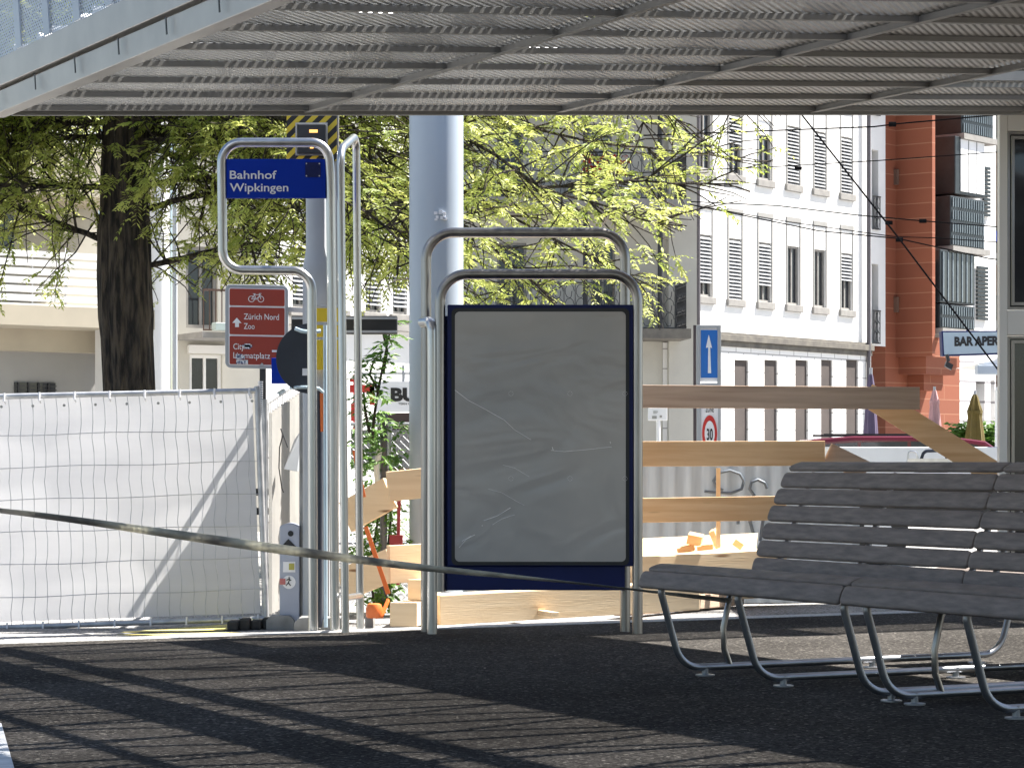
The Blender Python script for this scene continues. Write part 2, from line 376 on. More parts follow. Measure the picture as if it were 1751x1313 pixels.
# fascia on the open left side with lamp slot and perforated upstand
mb = MB(); mb.obb(cp(-.135,-.02,-.03), cu*.10, cv*LEN, cn*.11); mb.obb(cp(-.155,-.02,.095), cu*.14, cv*LEN, cn*.14); mb.build('fascia', M['alu'], canopy, bevel=.004)
mb = MB()
for k in range(26):
    mb = MB(); mb.obb(cp(-.158,.28+k*.62,.0), cu*.004, cv*.012, cn*.075); mb.build('fascia_joint', M['black'], canopy)
mb = MB(); mb.obb(cp(-.03,.6,-.01), cu*.025, cv*LEN*.93, cn*.05); mb.build('lamp_slot', M['black'], canopy)
mb = MB(); q = [cp(-.14,0,.24), cp(-.14,LEN,.24), cp(-.14,LEN,1.9), cp(-.14,0,1.9)]
mb.add(q, [(0,1,2,3)]); mb.uv = [(0,0),(LEN,0),(LEN,1.66),(0,1.66)]; mb.build('side_screen', M['perfblue'], canopy, recalc=False)
mb = MB()
for k in range(36): mb.obb(cp(-.152,.15+k*.46,.24), cu*.008, cv*.09, cn*1.66)
mb.build('screen_rail', M['bluegrey'], canopy)

# ------------------------------------------------------------------ poster display stand
PY = 14.85
st = thing('poster_stand', 'steel tube poster stand with an empty blue framed display case', 'poster stand', at(905,1085,PY))
def P(px, py, dy=0): return at(px, py, PY+dy)
def loop(l, r, top, botl, botr, dy, rr=46):
    s = (PY+dy)/FPX; return fillet([P(l,botl,dy), P(l,top,dy), P(r,top,dy), P(r,botr,dy)], rr*s, 10)
mb = MB(); mb.tube(loop(728.5,1069,398,1085,1081,.20), .030, 18); mb.build('frame_loop', M['darksteel'], st, smooth=True)
mb = MB(); mb.tube(loop(752.5,1090,469,1011,1083,0), .030, 18); mb.build('frame_loop', M['darksteel'], st, smooth=True)
mb = MB(); mb.tube(fillet([P(722,551,.1), P(738.5,549,.0), P(739,640,.0), P(739,1087,.0)], .08, 8), .030, 18); mb.obb(P(738,1012,-.02), V((.055,0,0)), V((0,.04,0)), V((0,0,.012))); mb.build('support_post', M['steel'], st, smooth=True)
def frontbox(mb, x0, y0, x1, y1, Yf, depth):
    a, b = at(x0,y1,Yf), at(x1,y0,Yf); mb.box(a.x,b.x,a.y,a.y+depth,a.z,b.z)
def ringframe(mb, x0,y0,x1,y1, t, Yf, depth):
    frontbox(mb,x0,y0,x1,y0+t,Yf,depth); frontbox(mb,x0,y1-t,x1,y1,Yf,depth)
    frontbox(mb,x0,y0+t,x0+t,y1-t,Yf,depth); frontbox(mb,x1-t,y0+t,x1,y1-t,Yf,depth)
case = MB(); frontbox(case,765,521,1083,968,PY-.02,.14); frontbox(case,757,540,766,1010,PY+.05,.05); frontbox(case,764,967,1069,1009,PY,.09)
for yy in (545,): frontbox(case,745,yy,770,yy+4,PY+.03,.02); frontbox(case,1078,yy,1096,yy+4,PY+.03,.02)
casing = case.build('display_case', M['navy'], st, bevel=.006)
def rrect(x0,y0,x1,y1,r,Yf,n=6):
    pts = []
    for cx_,cy_,a0 in ((x1-r,y0+r,-90),(x1-r,y1-r,0),(x0+r,y1-r,90),(x0+r,y0+r,180)):
        for k in range(n+1):
            a = R(a0+90*k/n); pts.append(at(cx_+r*math.cos(a), cy_+r*math.sin(a), Yf))
    return pts
mb = MB(); mb.prism(rrect(772,527,1076,966,9,PY-.026), (0,.005,0)); mb.build('black_border', M['black'], casing)
# poster behind glass: pale backing board with wrinkled clear film
pm = material('blank_poster_backing', (.54,.50,.45), (.37,.36,.345), rough=.2, scale=1.0, bump=0, spec=.35)
nt = pm.node_tree; Nn = nt.nodes; Ln = nt.links
tc = Nn.new('ShaderNodeTexCoord'); mp = Nn.new('ShaderNodeMapping'); mp.inputs['Scale'].default_value = (1.2,1,2.2); mp.inputs['Rotation'].default_value = (0,R(32),0)
wv = Nn.new('ShaderNodeTexNoise'); wv.inputs['Scale'].default_value = 1.1; wv.inputs['Detail'].default_value = 1.5; wv.inputs['Distortion'].default_value = 2.5
Ln.new(tc.outputs['Object'], mp.inputs[0]); Ln.new(mp.outputs[0], wv.inputs['Vector'])
bp = Nn.new('ShaderNodeBump'); bp.inputs['Strength'].default_value = .22; bp.inputs['Distance'].default_value = .06
Ln.new(wv.outputs['Fac'], bp.inputs['Height']); Ln.new(bp.outputs[0], Nn['Principled BSDF'].inputs['Normal'])
mb = MB(); mb.prism(rrect(778,533,1070,960,8,PY-.0285), (0,.002,0)); poster = mb.build('poster_panel', pm, casing)
mb = MB()
random.seed(5)
def scratch(pts, r=.0015): mb.tube([at(x,y,PY-.0295) for x,y in pts], r, 5)
scratch([(778,667),(800,684),(830,700),(862,718),(880,735),(908,752)]); scratch([(860,795),(880,800),(905,815)], .0008)
scratch([(942,770),(965,772),(1000,769),(1046,764)]); scratch([(835,836),(858,842),(880,855),(897,864)], .001)
scratch([(827,890),(850,882),(873,868)], .002); scratch([(842,897),(858,887),(880,880)], .0015); scratch([(785,936),(792,928),(797,922),(812,914)], .0015); scratch([(790,925),(806,916)])
for cx_,cy_ in ((873,673),(974,673),(873,818),(974,818),(1068,673),(1068,818)):
    for k in range(8):
        a = k*math.pi/4; x,y = cx_+4*math.cos(a), cy_+4*math.sin(a); scratch([(x,y),(x+1.2,y)], .0011)
scratch([(944,764),(946,770)],.002); scratch([(1043,755),(1044,758)],.002)
scratch([(824,898),(825,899)],.0025)
mb.build('film_scratch', material('bright_film_crease', (.95,.93,.9), (.8,.78,.75), rough=.3), poster)

# ------------------------------------------------------------------ stop frame with the station name
FY = 15.05
fr = thing('station_sign', 'tall bent steel tube stop frame carrying the blue station name plate', 'stop sign', at(552,1078,FY))
s_ = FY/FPX
mb = MB(); mb.tube(fillet([at(535.5,1082,FY), at(533,463,FY), at(381,462,FY), at(379,244,FY), at(560,244,FY), at(565,300,FY), at(573,1080,FY)], 34*s_, 10), .0275, 18)
mb.build('tube_frame', M['steel'], fr, smooth=True)
mb = MB(); frontbox(mb, 387,272,557,339,FY-.015,.03); plate = mb.build('name_plate', M['blue'], fr, bevel=.003)
X_, Z_ = V((1,0,0)), V((0,0,1))
text('lettering', 'Bahnhof', at(393,306,FY-.016), X_, Z_, 14.5*s_, M['white'], plate, width=80*s_, bold=.012)
text('lettering', 'Wipkingen', at(393,327.5,FY-.016), X_, Z_, 14.5*s_, M['white'], plate, width=100*s_, bold=.012)
mb = MB(); frontbox(mb,522,278,548,303,FY-.019,.004); pl = mb.build('cover_plate', M['navy'], plate)
mb = MB()
for x,y in ((524,280),(546,280),(524,301),(546,301)): mb.lathe(at(x,y,FY-.023), [(.004,0),(.004,.004)], 8, V((0,1,0)))
mb.build('screw', M['white'], plate)
mb = MB()
for y in (285,325): frontbox(mb,379,y,389,y+3,FY,.01); frontbox(mb,555,y,566,y+3,FY,.01)
mb.build('bracket', M['galv'], fr)
# second frame, seen nearly edge on
f2 = thing('stop_sign', 'narrow steel tube stop frame seen edge on, right of the name plate', 'stop sign', at(603,1077,15.2))
mb = MB(); mb.tube(fillet([at(590.5,1083,14.95), at(582,256,14.95), at(609,232,15.5), at(616,1074,15.5)], .10, 8), .0235, 16); mb.tube([at(590,1022,14.95), at(616,1018,15.5)], .02, 10)
mb.build('tube_frame', M['steel'], f2, smooth=True)

# ------------------------------------------------------------------ masts and posts by the stop
def pole(name, label, cat, px, y0, y1, Y, r, mat, prof=None, group=None):
    b = at(px, y1, Y); t = at(px, y0, Y)
    o = thing(name, label, cat, b, group)
    mb = MB(); mb.lathe(b, prof or [(r,0),(r,t.z-b.z)], 28); mb.build('shaft', mat, o, smooth=True); return o
big = pole('tram_mast', 'thick pale blue grey round mast behind the poster stand', 'mast', 746, 40, 1048, 17.6, .185, M['bluegrey'])
mb = MB()
for dx,dy,w,h in ((742,362,6,5),(750,360,6,6),(757,363,5,6),(745,369,5,5),(753,370,7,5),(743,374,5,3),(758,372,6,4)):
    a = at(dx,dy+h,17.41); mb.box(a.x,a.x+w*.004,a.y-.002,a.y+.02,a.z,a.z+h*.004)
mb.build('sticker', M['white'], big)
lp = pole('lamp_post', 'grey flared lamp post behind the station name plate', 'lamp post', 541, 30, 1072, 16.15, .068, M['greypaint'],
     [(.086,0),(.086,2.21),(.083,2.27),(.070,2.34),(.066,2.38),(.066,4.0)])
mb = MB(); frontbox(mb,490,193,576,275,16.07,.05); wb = mb.build('warning_board', material('board_black', (.015,.013,.012), rough=.5), lp)
mb = MB(); 
def clipstripe(mb, x0,y0,x1,y1, k, w, slope, Yf):
    # diagonal stripe: region k <= x+y*slope <= k+w clipped to the rectangle
    poly = [(x0,y0),(x1,y0),(x1,y1),(x0,y1)]
    for sgn, kk in ((1,k),(-1,-(k+w))):
        out = []
        for i in range(len(poly)):
            p, q = poly[i], poly[(i+1)%len(poly)]
            fp = sgn*(p[0]+p[1]*slope)-kk; fq = sgn*(q[0]+q[1]*slope)-kk
            if fp >= 0: out.append(p)
            if fp*fq < 0:
                t = fp/(fp-fq); out.append((p[0]+(q[0]-p[0])*t, p[1]+(q[1]-p[1])*t))
        poly = out
        if len(poly) < 3: return
    mb.prism([at(x,y,Yf) for x,y in poly], (0,.004,0))
for k in range(640, 900, 23): clipstripe(mb, 490,193,576,275, k, 11, 1.0, 16.067)
mb.build('stripe', M['yellow'], wb)
mb = MB(); frontbox(mb,509,213,557,263,16.01,.06); cab = mb.build('signal_box', M['black'], wb, bevel=.006)
mb = MB(); ringframe(mb,505,210,560,266,3,16.04,.03); mb.build('box_frame', M['darksteel'], wb)
em = bpy.data.materials.new('amber_display'); em.use_nodes = True; e_ = em.node_tree.nodes['Principled BSDF']
e_.inputs['Emission Color'].default_value = (1,.45,.12,1); e_.inputs['Emission Strength'].default_value = .7; e_.inputs['Base Color'].default_value = (.3,.1,.02,1)
mb = MB(); frontbox(mb,529,222,543,227,16.005,.01); frontbox(mb,530,249,536,254,16.005,.01); frontbox(mb,518,236,536,238,16.005,.01); mb.build('display', em, cab)
post = thing('square_post', 'slim pale square post right of the lamp post', 'post', at(574,1072,16.1))
mb = MB(); frontbox(mb,570,150,579,1072,16.1,.035); mb.build('shaft', M['galv'], post)
post.children[0].data.materials[0] = M['alu']
tag(MB().tube([at(546,1072,15.9), at(546,668,15.9)], .017, 12).build('post', M['darkblue'], smooth=True), 'dark navy post between the legs of the stop frame', 'post')
tag(MB().tube([at(557,1072,15.8), at(556,556,15.8)], .012, 12).build('post', M['ltblue'], smooth=True), 'thin light blue steel post right of the dark navy post', 'post')
tag(MB().tube([at(521,1075,16.2), at(521,640,16.2)], .034, 14).build('post', M['concrete'], smooth=True), 'concrete grey post beside the corrugated fence end', 'post')

# cycle route sign
cs = thing('cycle_route_sign', 'red cycle route sign in a grey rounded frame', 'direction sign', at(440,630,16.3))
SY = 16.3; ss = SY/FPX
def skew(px, py): return (px, py+(px-440)*.02)
def rr2(x0,y0,x1,y1,r,Yf): return [at(*skew(CX+(p.x/Yf*FPX), HY-(p.z-1)/Yf*FPX), Yf) for p in rrect(x0,y0,x1,y1,r,Yf)]
mb = MB(); mb.prism(rr2(385,487,493,630,10,SY), (0,.03,0)); back = mb.build('frame', M['greypaint'], cs, bevel=.004)
mb = MB(); mb.prism(rr2(391,493,488,625,4,SY-.004), (0,.004,0)); mb.build('border', M['white'], back)
for y0,y1 in ((494.5,523),(526,572.5),(575.5,623.5)):
    mb = MB(); mb.prism(rr2(392.5,y0,486.5,y1,2,SY-.007), (0,.003,0)); mb.build('red_field', M['signred'], back)
tr = V((1,0,-.02)).normalized()
def tp(px,py,dy=.009): x,y = skew(px,py); return at(x,y,SY-dy)
text('lettering', 'Zürich Nord', tp(417,546.5), tr, Z_, 10.5*ss, M['white'], back, width=60*ss, bold=.004)
text('lettering', 'Zoo', tp(417,563), tr, Z_, 10.5*ss, M['white'], back, width=18.5*ss, bold=.004)
text('lettering', 'City', tp(399,598), tr, Z_, 10.5*ss, M['white'], back, width=19*ss, bold=.004)
text('lettering', 'Limmatplatz', tp(399,613), tr, Z_, 10.5*ss, M['white'], back, width=63*ss, bold=.004)
mb = MB(); mb.prism([tp(x,y) for x,y in ((405,544),(413,553),(408.5,553),(408.5,560),(402,560),(402,553),(397,553))], (0,.002,0)); mb.prism([tp(x,y) for x,y in ((465,598),(474,598),(474,601.5),(465,601.5))], (0,.002,0)); mb.build('arrow', M['white'], back)
mb = MB()
def ring(cx_,cy_,r,w=.0022,n=22): mb.tube([tp(cx_+r*math.cos(2*math.pi*k/n), cy_+r*math.sin(2*math.pi*k/n)) for k in range(n+1)], w, 6, caps=False)
ring(430,511.5,5); ring(446,511.5,5)
for a,b in (((430,511.5),(435,504)),((435,504),(445,504)),((438,512),(446,503.5)),((435,504),(438,512)),((438,512),(430,511.5)),((446,511.5),(443,502)),((443,502),(447,502)),((432.5,502.5),(437,502.5)),((435,502.5),(435,504))):
    mb.tube([tp(*a), tp(*b)], .0022, 6)
mb.build('bicycle_symbol', M['white'], back)
mb = MB()
for (x,y,w,h) in ((414,590,17,4),(418,588,10,9),(403,606,11,9),(404,616,20,7),(414,609,5,5)): mb.prism([tp(x,y,.012),tp(x+w,y,.012),tp(x+w,y+h,.012),tp(x,y+h,.012)], (0,.002,0))
stk = mb.build('sticker', material('scribbled_sticker', (.7,.72,.75), (.08,.1,.2), rough=.5, scale=70, contrast=(.45,.55)), back)
mb = MB(); mb.prism([tp(443,625,.012),tp(452,625,.012),tp(448,620,.012)],(0,.002,0)); mb.build('clip', M['galv'], back)
mb = MB(); mb.beam(at(488,529,SY+.05), at(530,531,16.12), .02, .03); mb.build('bracket', M['galv'], cs); mb = MB(); mb.beam(at(488,610,SY+.05), at(530,610,16.12), .02, .03); mb.build('bracket', M['galv'], cs)

# round mirror/sign back with hoops
rd = thing('round_sign', 'dark back of a round sign beside the cycle route sign', 'round sign', at(527,613,15.6))
mb = MB(); cxs, rr_ = 531, 60
pts_ = [(527,613+rr_)]+[(cxs+rr_*.985*math.cos(R(94+k*172/30)), 613+rr_*math.sin(R(94+k*172/30))) for k in range(31)]+[(527,613-rr_)]
mb.prism([at(x,y,15.55) for x,y in pts_], (0,.02,0)); o = mb.build('disc', M['darkblue'], rd, bevel=.003)
mb = MB(); mb.tube([at(505,562,15.53), at(515,566,15.52), at(528,568,15.52), at(548,566,15.55)], .012, 8); mb.build('clamp_band', M['ltblue'], rd, smooth=True); mb = MB(); mb.tube([at(497,663,15.6), at(508,662,15.53), at(528,662,15.52), at(545,664,15.55), at(552,670,15.6)], .010, 8); mb.build('clamp_band', M['ltblue'], rd, smooth=True)
mb = MB(); frontbox(mb,517,630,526,642,15.54,.004); mb.build('sticker', M['white'], rd)
# yellow walking route sign
ys = thing('yellow_route_sign', 'yellow sign plates on grey bars behind the stop frame tubes', 'route sign', at(560,632,16.0))
for (y0,y1) in ((527,550),(556,576),(581,632)):
    mb = MB(); frontbox(mb,538,y0,582,y1,16.0,.012); mb.build('plate', M['yellow'], ys)
mb = MB()
for y in (521,551,577): frontbox(mb,537,y,583,y+4,16.0,.03)
mb.build('bar', M['galv'], ys)
bs = MB(); frontbox(bs,464,612,490,656,16.2,.02); tag(bs.build('blue_sign', M['blue'], bevel=.003), 'corner of a blue plate peeking out below the red cycle sign', 'sign')
# passenger display
ds = thing('departure_display', 'black departure display box mounted behind the lamp post', 'display', at(588,571,16.35))
mb = MB(); frontbox(mb,498,540,679,571,16.35,.08); cs2 = mb.build('case', M['black'], ds, bevel=.006)
mb = MB(); frontbox(mb,499,542,678,546,16.34,.01); frontbox(mb,499,565,678,569,16.34,.01); mb.build('trim', M['greypaint'], ds)

# service pillar with stickers
pil = thing('service_pillar', 'pale grey blue domed service pillar with stickers beside the fence', 'service pillar', at(495,1072,16.2))
pm2 = material('pillar_lavender_grey', (.40,.43,.52), (.35,.38,.46), rough=.5, scale=5)
a0, a1 = at(478,1074,16.15), at(512,900,16.15)
mb = MB(); n = 12; prof = [V((lerp(a0.x,a1.x,k/n), a0.y, a1.z+.022*math.sin(math.pi*k/n))) for k in range(n+1)]
mb.prism([V((a0.x,a0.y,a0.z)), V((a1.x,a0.y,a0.z))]+prof[::-1], (0,.12,0)); mb.build('body', pm2, pil, bevel=.006)
mb = MB(); mb.lathe(at(497,912,16.147), [(.018,0),(.018,.003)], 20, V((0,1,0))); mb.build('sticker', M['black'], pil); mb = MB(); mb.prism([at(480,935,16.146),at(493,921,16.146),at(507,935,16.146)],(0,.003,0)); mb.build('sticker', M['black'], pil)
mb = MB(); mb.lathe(at(494,995,16.147), [(.042,0),(.042,.003)], 24, V((0,1,0))); mb.build('sticker', M['white'], pil); mb = MB(); frontbox(mb,484,960,505,978,16.146,.003); mb.build('sticker', M['white'], pil)
mb = MB(); frontbox(mb,478,989,488,999,16.142,.003); mb.build('sticker', material('pale_red_paper', (.55,.18,.17), rough=.7), pil)
mb = MB(); frontbox(mb,494,963,503,974,16.142,.003); mb.build('sticker', material('khaki_paper', (.45,.42,.1), rough=.7), pil)
mb = MB()
for a,b in (((494,986),(495,991)),((495,991),(493,996)),((493,996),(489,1001)),((493,996),(497,1001)),((494,989),(490,992)),((494,990),(498,992))): mb.tube([at(*a,16.144), at(*b,16.144)], .003, 6)
mb.build('walker_symbol', M['black'], pil)
mb = MB(); frontbox(mb,512,985,519,1072,16.3,.08); tag(mb.build('cabinet', M['black'], bevel=.004), 'slim black cabinet right of the domed service pillar', 'cabinet')

# ------------------------------------------------------------------ construction fence with white sheet
def fence_panel(name, label, tl, tr_, bl, br, nv, hz, wires=True, sheet=None, group=None, flip=-1, wr=.0022):
    o = thing(name, label, 'fence', bl, group); rng = random.Random(hash(label) % 1000)
    nrm = (tr_-tl).cross(bl-tl).normalized()
    if nrm.y > 0: nrm = -nrm
    for a, b in ((tl, tr_), (bl, br)):
        mb = MB(); mb.tube([a, b], .018, 10); mb.build('rail', M['galv'], o, smooth=True)
    for a, b in ((tl, bl), (tr_, br)):
        mb = MB(); mb.tube([a+(a-b)*.02, b-(a-b)*.05], .02, 10); mb.build('post', M['galv'], o, smooth=True)
    def pt(u, w): return lerp(lerp(tl, tr_, u), lerp(bl, br, u), w)
    mb = MB()
    for i in range(1, nv):
        u = i/nv; ph = rng.random()*6; amp = .0016
        mb.tube([pt(u+amp*math.sin(ph+k*.9)*(.3+k*.06)+(.004 if k % 3 else 0), k/16)+nrm*.012 for k in range(17)], wr, 5, caps=False)
    for w in hz:
        mb.tube([pt(k/20, w+.003*math.sin(k*.8+w*9))+nrm*.016 for k in range(21)], wr*1.15, 5, caps=False)
    mb.build('wire_mesh', M['galv'], o)
    return o, pt, nrm
tl, tr_, bl, br = at(-190,682,16.25), at(440,668,16.3), at(-190,1079,16.25), at(455,1057,16.3)
fz, fpt, fn = fence_panel('construction_fence', 'wire mesh construction fence panel covered with a white sheet', tl, tr_, bl, br, 31, (.17,.31,.45,.59,.73,.87))
ms = material('white_fence_sheet', (.72,.72,.73), (.62,.62,.64), rough=.7, scale=1.5, trans=.52, stretch=(.3,1,3), bump=.15, bscale=3, bdist=.02)
mb = MB(); nu, nw = 60, 40; rng = random.Random(4)
for j in range(nw+1):
    for i in range(nu+1):
        u, w = i/nu, .012+.965*j/nw
        off = .004*math.sin(u*17+w*5)+.005*math.sin(w*14+u*2.2)*min(1,4*w)+.0015*math.sin(u*41+w*9)+.003*math.sin(u*5-w*9)
        mb.v.append(tuple(fpt(u*.985, w)-fn*(.018+abs(off)*.9)))
for j in range(nw):
    for i in range(nu):
        a = j*(nu+1)+i; mb.f.append((a,a+1,a+nu+2,a+nu+1)); mb.mi.append(0)
mb.build('privacy_sheet', ms, fz, smooth=True, recalc=False)
for k in range(11):
    u = .03+k*.095; p = fpt(u,.0); q = fpt(u,1)
    mb = MB(); mb.tube([p+V((0,-.03,.02)), p+V((0,-.035,-.03)), p+V((0,.01,-.045))], .006, 6); mb.build('cable_tie', M['white'], fz)
    mb = MB(); mb.tube([q+V((0,-.03,.03)), q+V((0,-.035,-.02))], .006, 6); mb.build('cable_tie', M['white'], fz)
mb = MB()
for k in range(12): mb.lathe(fpt(.05+k*.085,.045)+fn*.006, [(.009,0),(.009,.004)], 10, fn)
mb.build('eyelet', M['darksteel'], fz)
# side fence running away
q0, q1 = at(453,694,16.345), at(524,642,18.9)
tl, tr_, bl, br = V((q0.x,q0.y,1.36)), V((q1.x,q1.y,1.62)), V((q0.x,q0.y,-.02)), V((q1.x,q1.y,-.02))
f2o, pt2, n2 = fence_panel('side_fence', 'grey corrugated fence panel running away behind the service pillar', tl, tr_, bl, br, 26, (.25,.55,.8), wr=.003)
mb = MB(); K = 60
for i in range(K+1):
    for j in range(2): mb.v.append(tuple(pt2(i/K, .045+.925*j)+V((1,0,0))*(.016*math.cos(i*math.pi*.5)+.03)))
for i in range(K): mb.f.append((2*i,2*i+1,2*i+3,2*i+2)); mb.mi.append(0)
mb.build('privacy_sheet', material('grey_corrugated_sheet', (.46,.45,.42), (.36,.35,.33), rough=.8, scale=3, trans=.30), f2o, smooth=True, recalc=False)
mb = MB(); mb.prism([at(513,738,16.6),at(517,742,16.6),at(508,806,16.5),at(485,802,16.5),at(503,752,16.6)], (.01,.012,0)); tag(mb.build('metal_flap', M['greypaint'], bevel=.002), 'bent grey metal flap hanging on the corrugated fence', 'flap')
mb = MB(); mb.tube([at(484,742,16.62),at(478,765,16.6),at(477,800,16.6),at(482,835,16.6),at(485,842,16.6)], .004, 6); mb.tube([at(480,733,16.62),at(492,765,16.6)], .004, 6); tag(mb.build('loose_cable', M['black'], smooth=True), 'loose dark cable loop hanging down the corrugated fence', 'cable')
# black couplings
mb = MB()
for y in (835,868): frontbox(mb,437,y,458,y+12,16.5,.05)
tag(mb.build('fence_coupling', M['black'], bevel=.004), 'black plastic coupling clamping the two fence posts together', 'coupling')
# ribbed strip behind
sg = thing('ribbed_strip', 'dark vertical strip with white ribs under the cycle sign', 'cable duct', at(447,740,17.4))
mb = MB(); frontbox(mb,444,628,454,740,17.4,.05); mb.build('channel', M['black'], sg)
mb = MB()
for k in range(30): frontbox(mb,441,652+k*3.1,449,653.6+k*3.1,17.38,.03)
mb.build('rib', M['white'], sg)
# fence feet and concrete blocks
ft = MB()
for k in range(4): a = at(388+k*20,1083,16.0+k*.05); ft.box(a.x,a.x+.066,a.y,a.y+.2,-.06,.0+.012*(k % 2))
tag(ft.build('rubber_block', M['rubber'], bevel=.012), 'black rubber fence foot under the end of the white sheet', 'fence foot')
lbl = ['dark weathered block under the side fence post', 'grey chamfered concrete block left of the stop frame', 'grey concrete block between the two stop frames', 'pale concrete block right of the edge on stop frame']
for (x0,x1,y0,y1,Y),lb in zip(((455,503,1052,1086,16.1),(503,541,1056,1084,15.75),(548,592,1056,1082,15.9),(624,638,1052,1080,16.0)), lbl):
    a, b = at(x0,y1,Y), at(x1,y0,Y); w = b.x-a.x; c_ = min(.03, w*.25)
    mb = MB(); mb.prism([V((a.x,Y,-.06)),V((b.x,Y,-.06)),V((b.x,Y,b.z-c_)),V((b.x-c_,Y,b.z)),V((a.x+c_,Y,b.z)),V((a.x,Y,b.z-c_))], (0,.22,0))
    tag(mb.build('concrete_block', M['concrete'], bevel=.004), lb, 'concrete block', 'concrete blocks along the kerb')

# ------------------------------------------------------------------ leaves
def leaf_spray(mb, p, d, L, rng, n=9, lw=.014, ll=.05, droop=.28):
    d = V(d).normalized(); side = d.cross(V((0,0,1)))
    side = side.normalized() if side.length > .05 else V((1,0,0))
    for i in range(n):
        t = (i+.6)/n; q = p+d*L*t+V((0,0,-droop*L*t*t))
        for s in (-1, 1):
            dr = (side*s*(.8+.3*rng.random())+d*(.45+.2*rng.random())+V((rng.uniform(-.3,.3),rng.uniform(-.3,.3),rng.uniform(-.55,.2)))).normalized()
            l = ll*(.75+.5*rng.random())*(1-.35*abs(t-.45)); w = dr.cross(V((rng.uniform(-.5,.5),rng.uniform(-1,.2),1))).normalized()*lw*(.8+.4*rng.random())
            o = len(mb.v); e = q+dr*l
            mb.v += [tuple(q), tuple(q+dr*l*.45+w), tuple(e+V((0,0,-l*.18))), tuple(q+dr*l*.45-w)]
            mb.f.append((o,o+1,o+2,o+3)); mb.mi.append(0)

def proj(p): return (CX+p.x/p.y*FPX, HY-(p.z-CAMH)/p.y*FPX)
def lower_env(px):
    pts = [(-400,640),(0,600),(60,610),(130,585),(175,548),(240,560),(300,520),(390,505),(560,500),(620,535),(690,505),(800,545),(1000,540),(1090,560),(1150,570),(1170,400),(1260,360),(1320,310),(1360,150),(3000,-900)]
    for (x0,y0),(x1,y1) in zip(pts, pts[1:]):
        if x0 <= px <= x1: return y0+(y1-y0)*(px-x0)/(x1-x0)
    return 600
TY = 24.0
tb = at(207,905,TY); tb.z = -.06
tree = thing('street_tree', 'large street tree with dark trunk and spreading yellow green foliage', 'tree', tb)
rng = random.Random(11)
mb = MB(); n = 40; path = []; rads = []
for k in range(n):
    z = -.06+k*.2; path.append(V((tb.x+.05*math.sin(z*1.3)+.02*z, TY+.04*math.sin(z*2.1), z))); rads.append(.245*(1+.35*math.exp(-z*2.5))-.008*z+(.018 if 11 < k < 17 else 0))
mb.tube(path, .25, 40, rads=rads)
for i, vtx in enumerate(mb.v):      # furrowed, knotted bark
    ring_, k = divmod(i, 40)
    if ring_ >= n: break
    c = path[ring_]; r_ = V(vtx)-c; a = k/40*2*math.pi
    f = 1+.05*math.sin(9*a+ring_*.23+1.5*math.sin(ring_*.31))+.035*math.sin(17*a-ring_*.4)+rng.uniform(-.02,.02)
    mb.v[i] = tuple(c+r_*f)
mb.build('trunk', M['bark'], tree, smooth=True)
bm_ = MB(); lm = MB()
def curve(p, d, L, n, rng, droop, wob):
    pts = [V(p)]; d = V(d).normalized()
    for i in range(n):
        d = (d+V((rng.uniform(-wob,wob), rng.uniform(-wob,wob), rng.uniform(-wob,wob)*.8-droop))).normalized(); pts.append(pts[-1]+d*L/n)
    return pts
leafcount = 0
def put_leaves(p, d, rng, k=2):
    global leafcount
    for _ in range(k):
        px, py = proj(p)
        env = lower_env(px)-rng.uniform(0,60)
        if py > env: return
        if 90 < px < 270 and 355 < py < 560 and p.y < TY and rng.random() < .72: return
        if px > 1165 and rng.random() < .45: return
        dd = (V(d)+V((rng.uniform(-.9,.9),rng.uniform(-.9,.9),rng.uniform(-.5,.5)))).normalized()
        leaf_spray(lm, p, dd, rng.uniform(.12,.24), rng, n=rng.choice((5,6,7,8)), lw=.0105*(.8+.5*rng.random()), ll=.056*(.8+.5*rng.random())); leafcount += 1
limbs = []
for i in range(40):
    z0 = rng.uniform(3.9, 5.6)
    az = (rng.choice((0,0,0,math.pi))+rng.uniform(-.5,.5)) if i < 34 else rng.uniform(0, 2*math.pi)
    L = rng.uniform(3.2,6.9) if math.cos(az) > 0 else rng.uniform(1.9,3.6)
    limbs.append((z0, az, L, rng.uniform(.0,.5)))
limbs += [(2.75,.1,3.2,.35),(3.3,-.12,6.2,.10),(3.0,3.0,2.6,.30),(3.5,3.3,2.8,.25),(3.5,.2,5.8,.12)]
limbs += [(4.0+.16*i, 3.14+(.35 if i % 2 else -.35), 2.2+.25*(i % 3), .05+.06*(i % 4)) for i in range(9)]+[(3.9+.2*i, (.3 if i % 2 else -.3), 2.6+.5*(i % 3), .02+.05*(i % 3)) for i in range(8)]
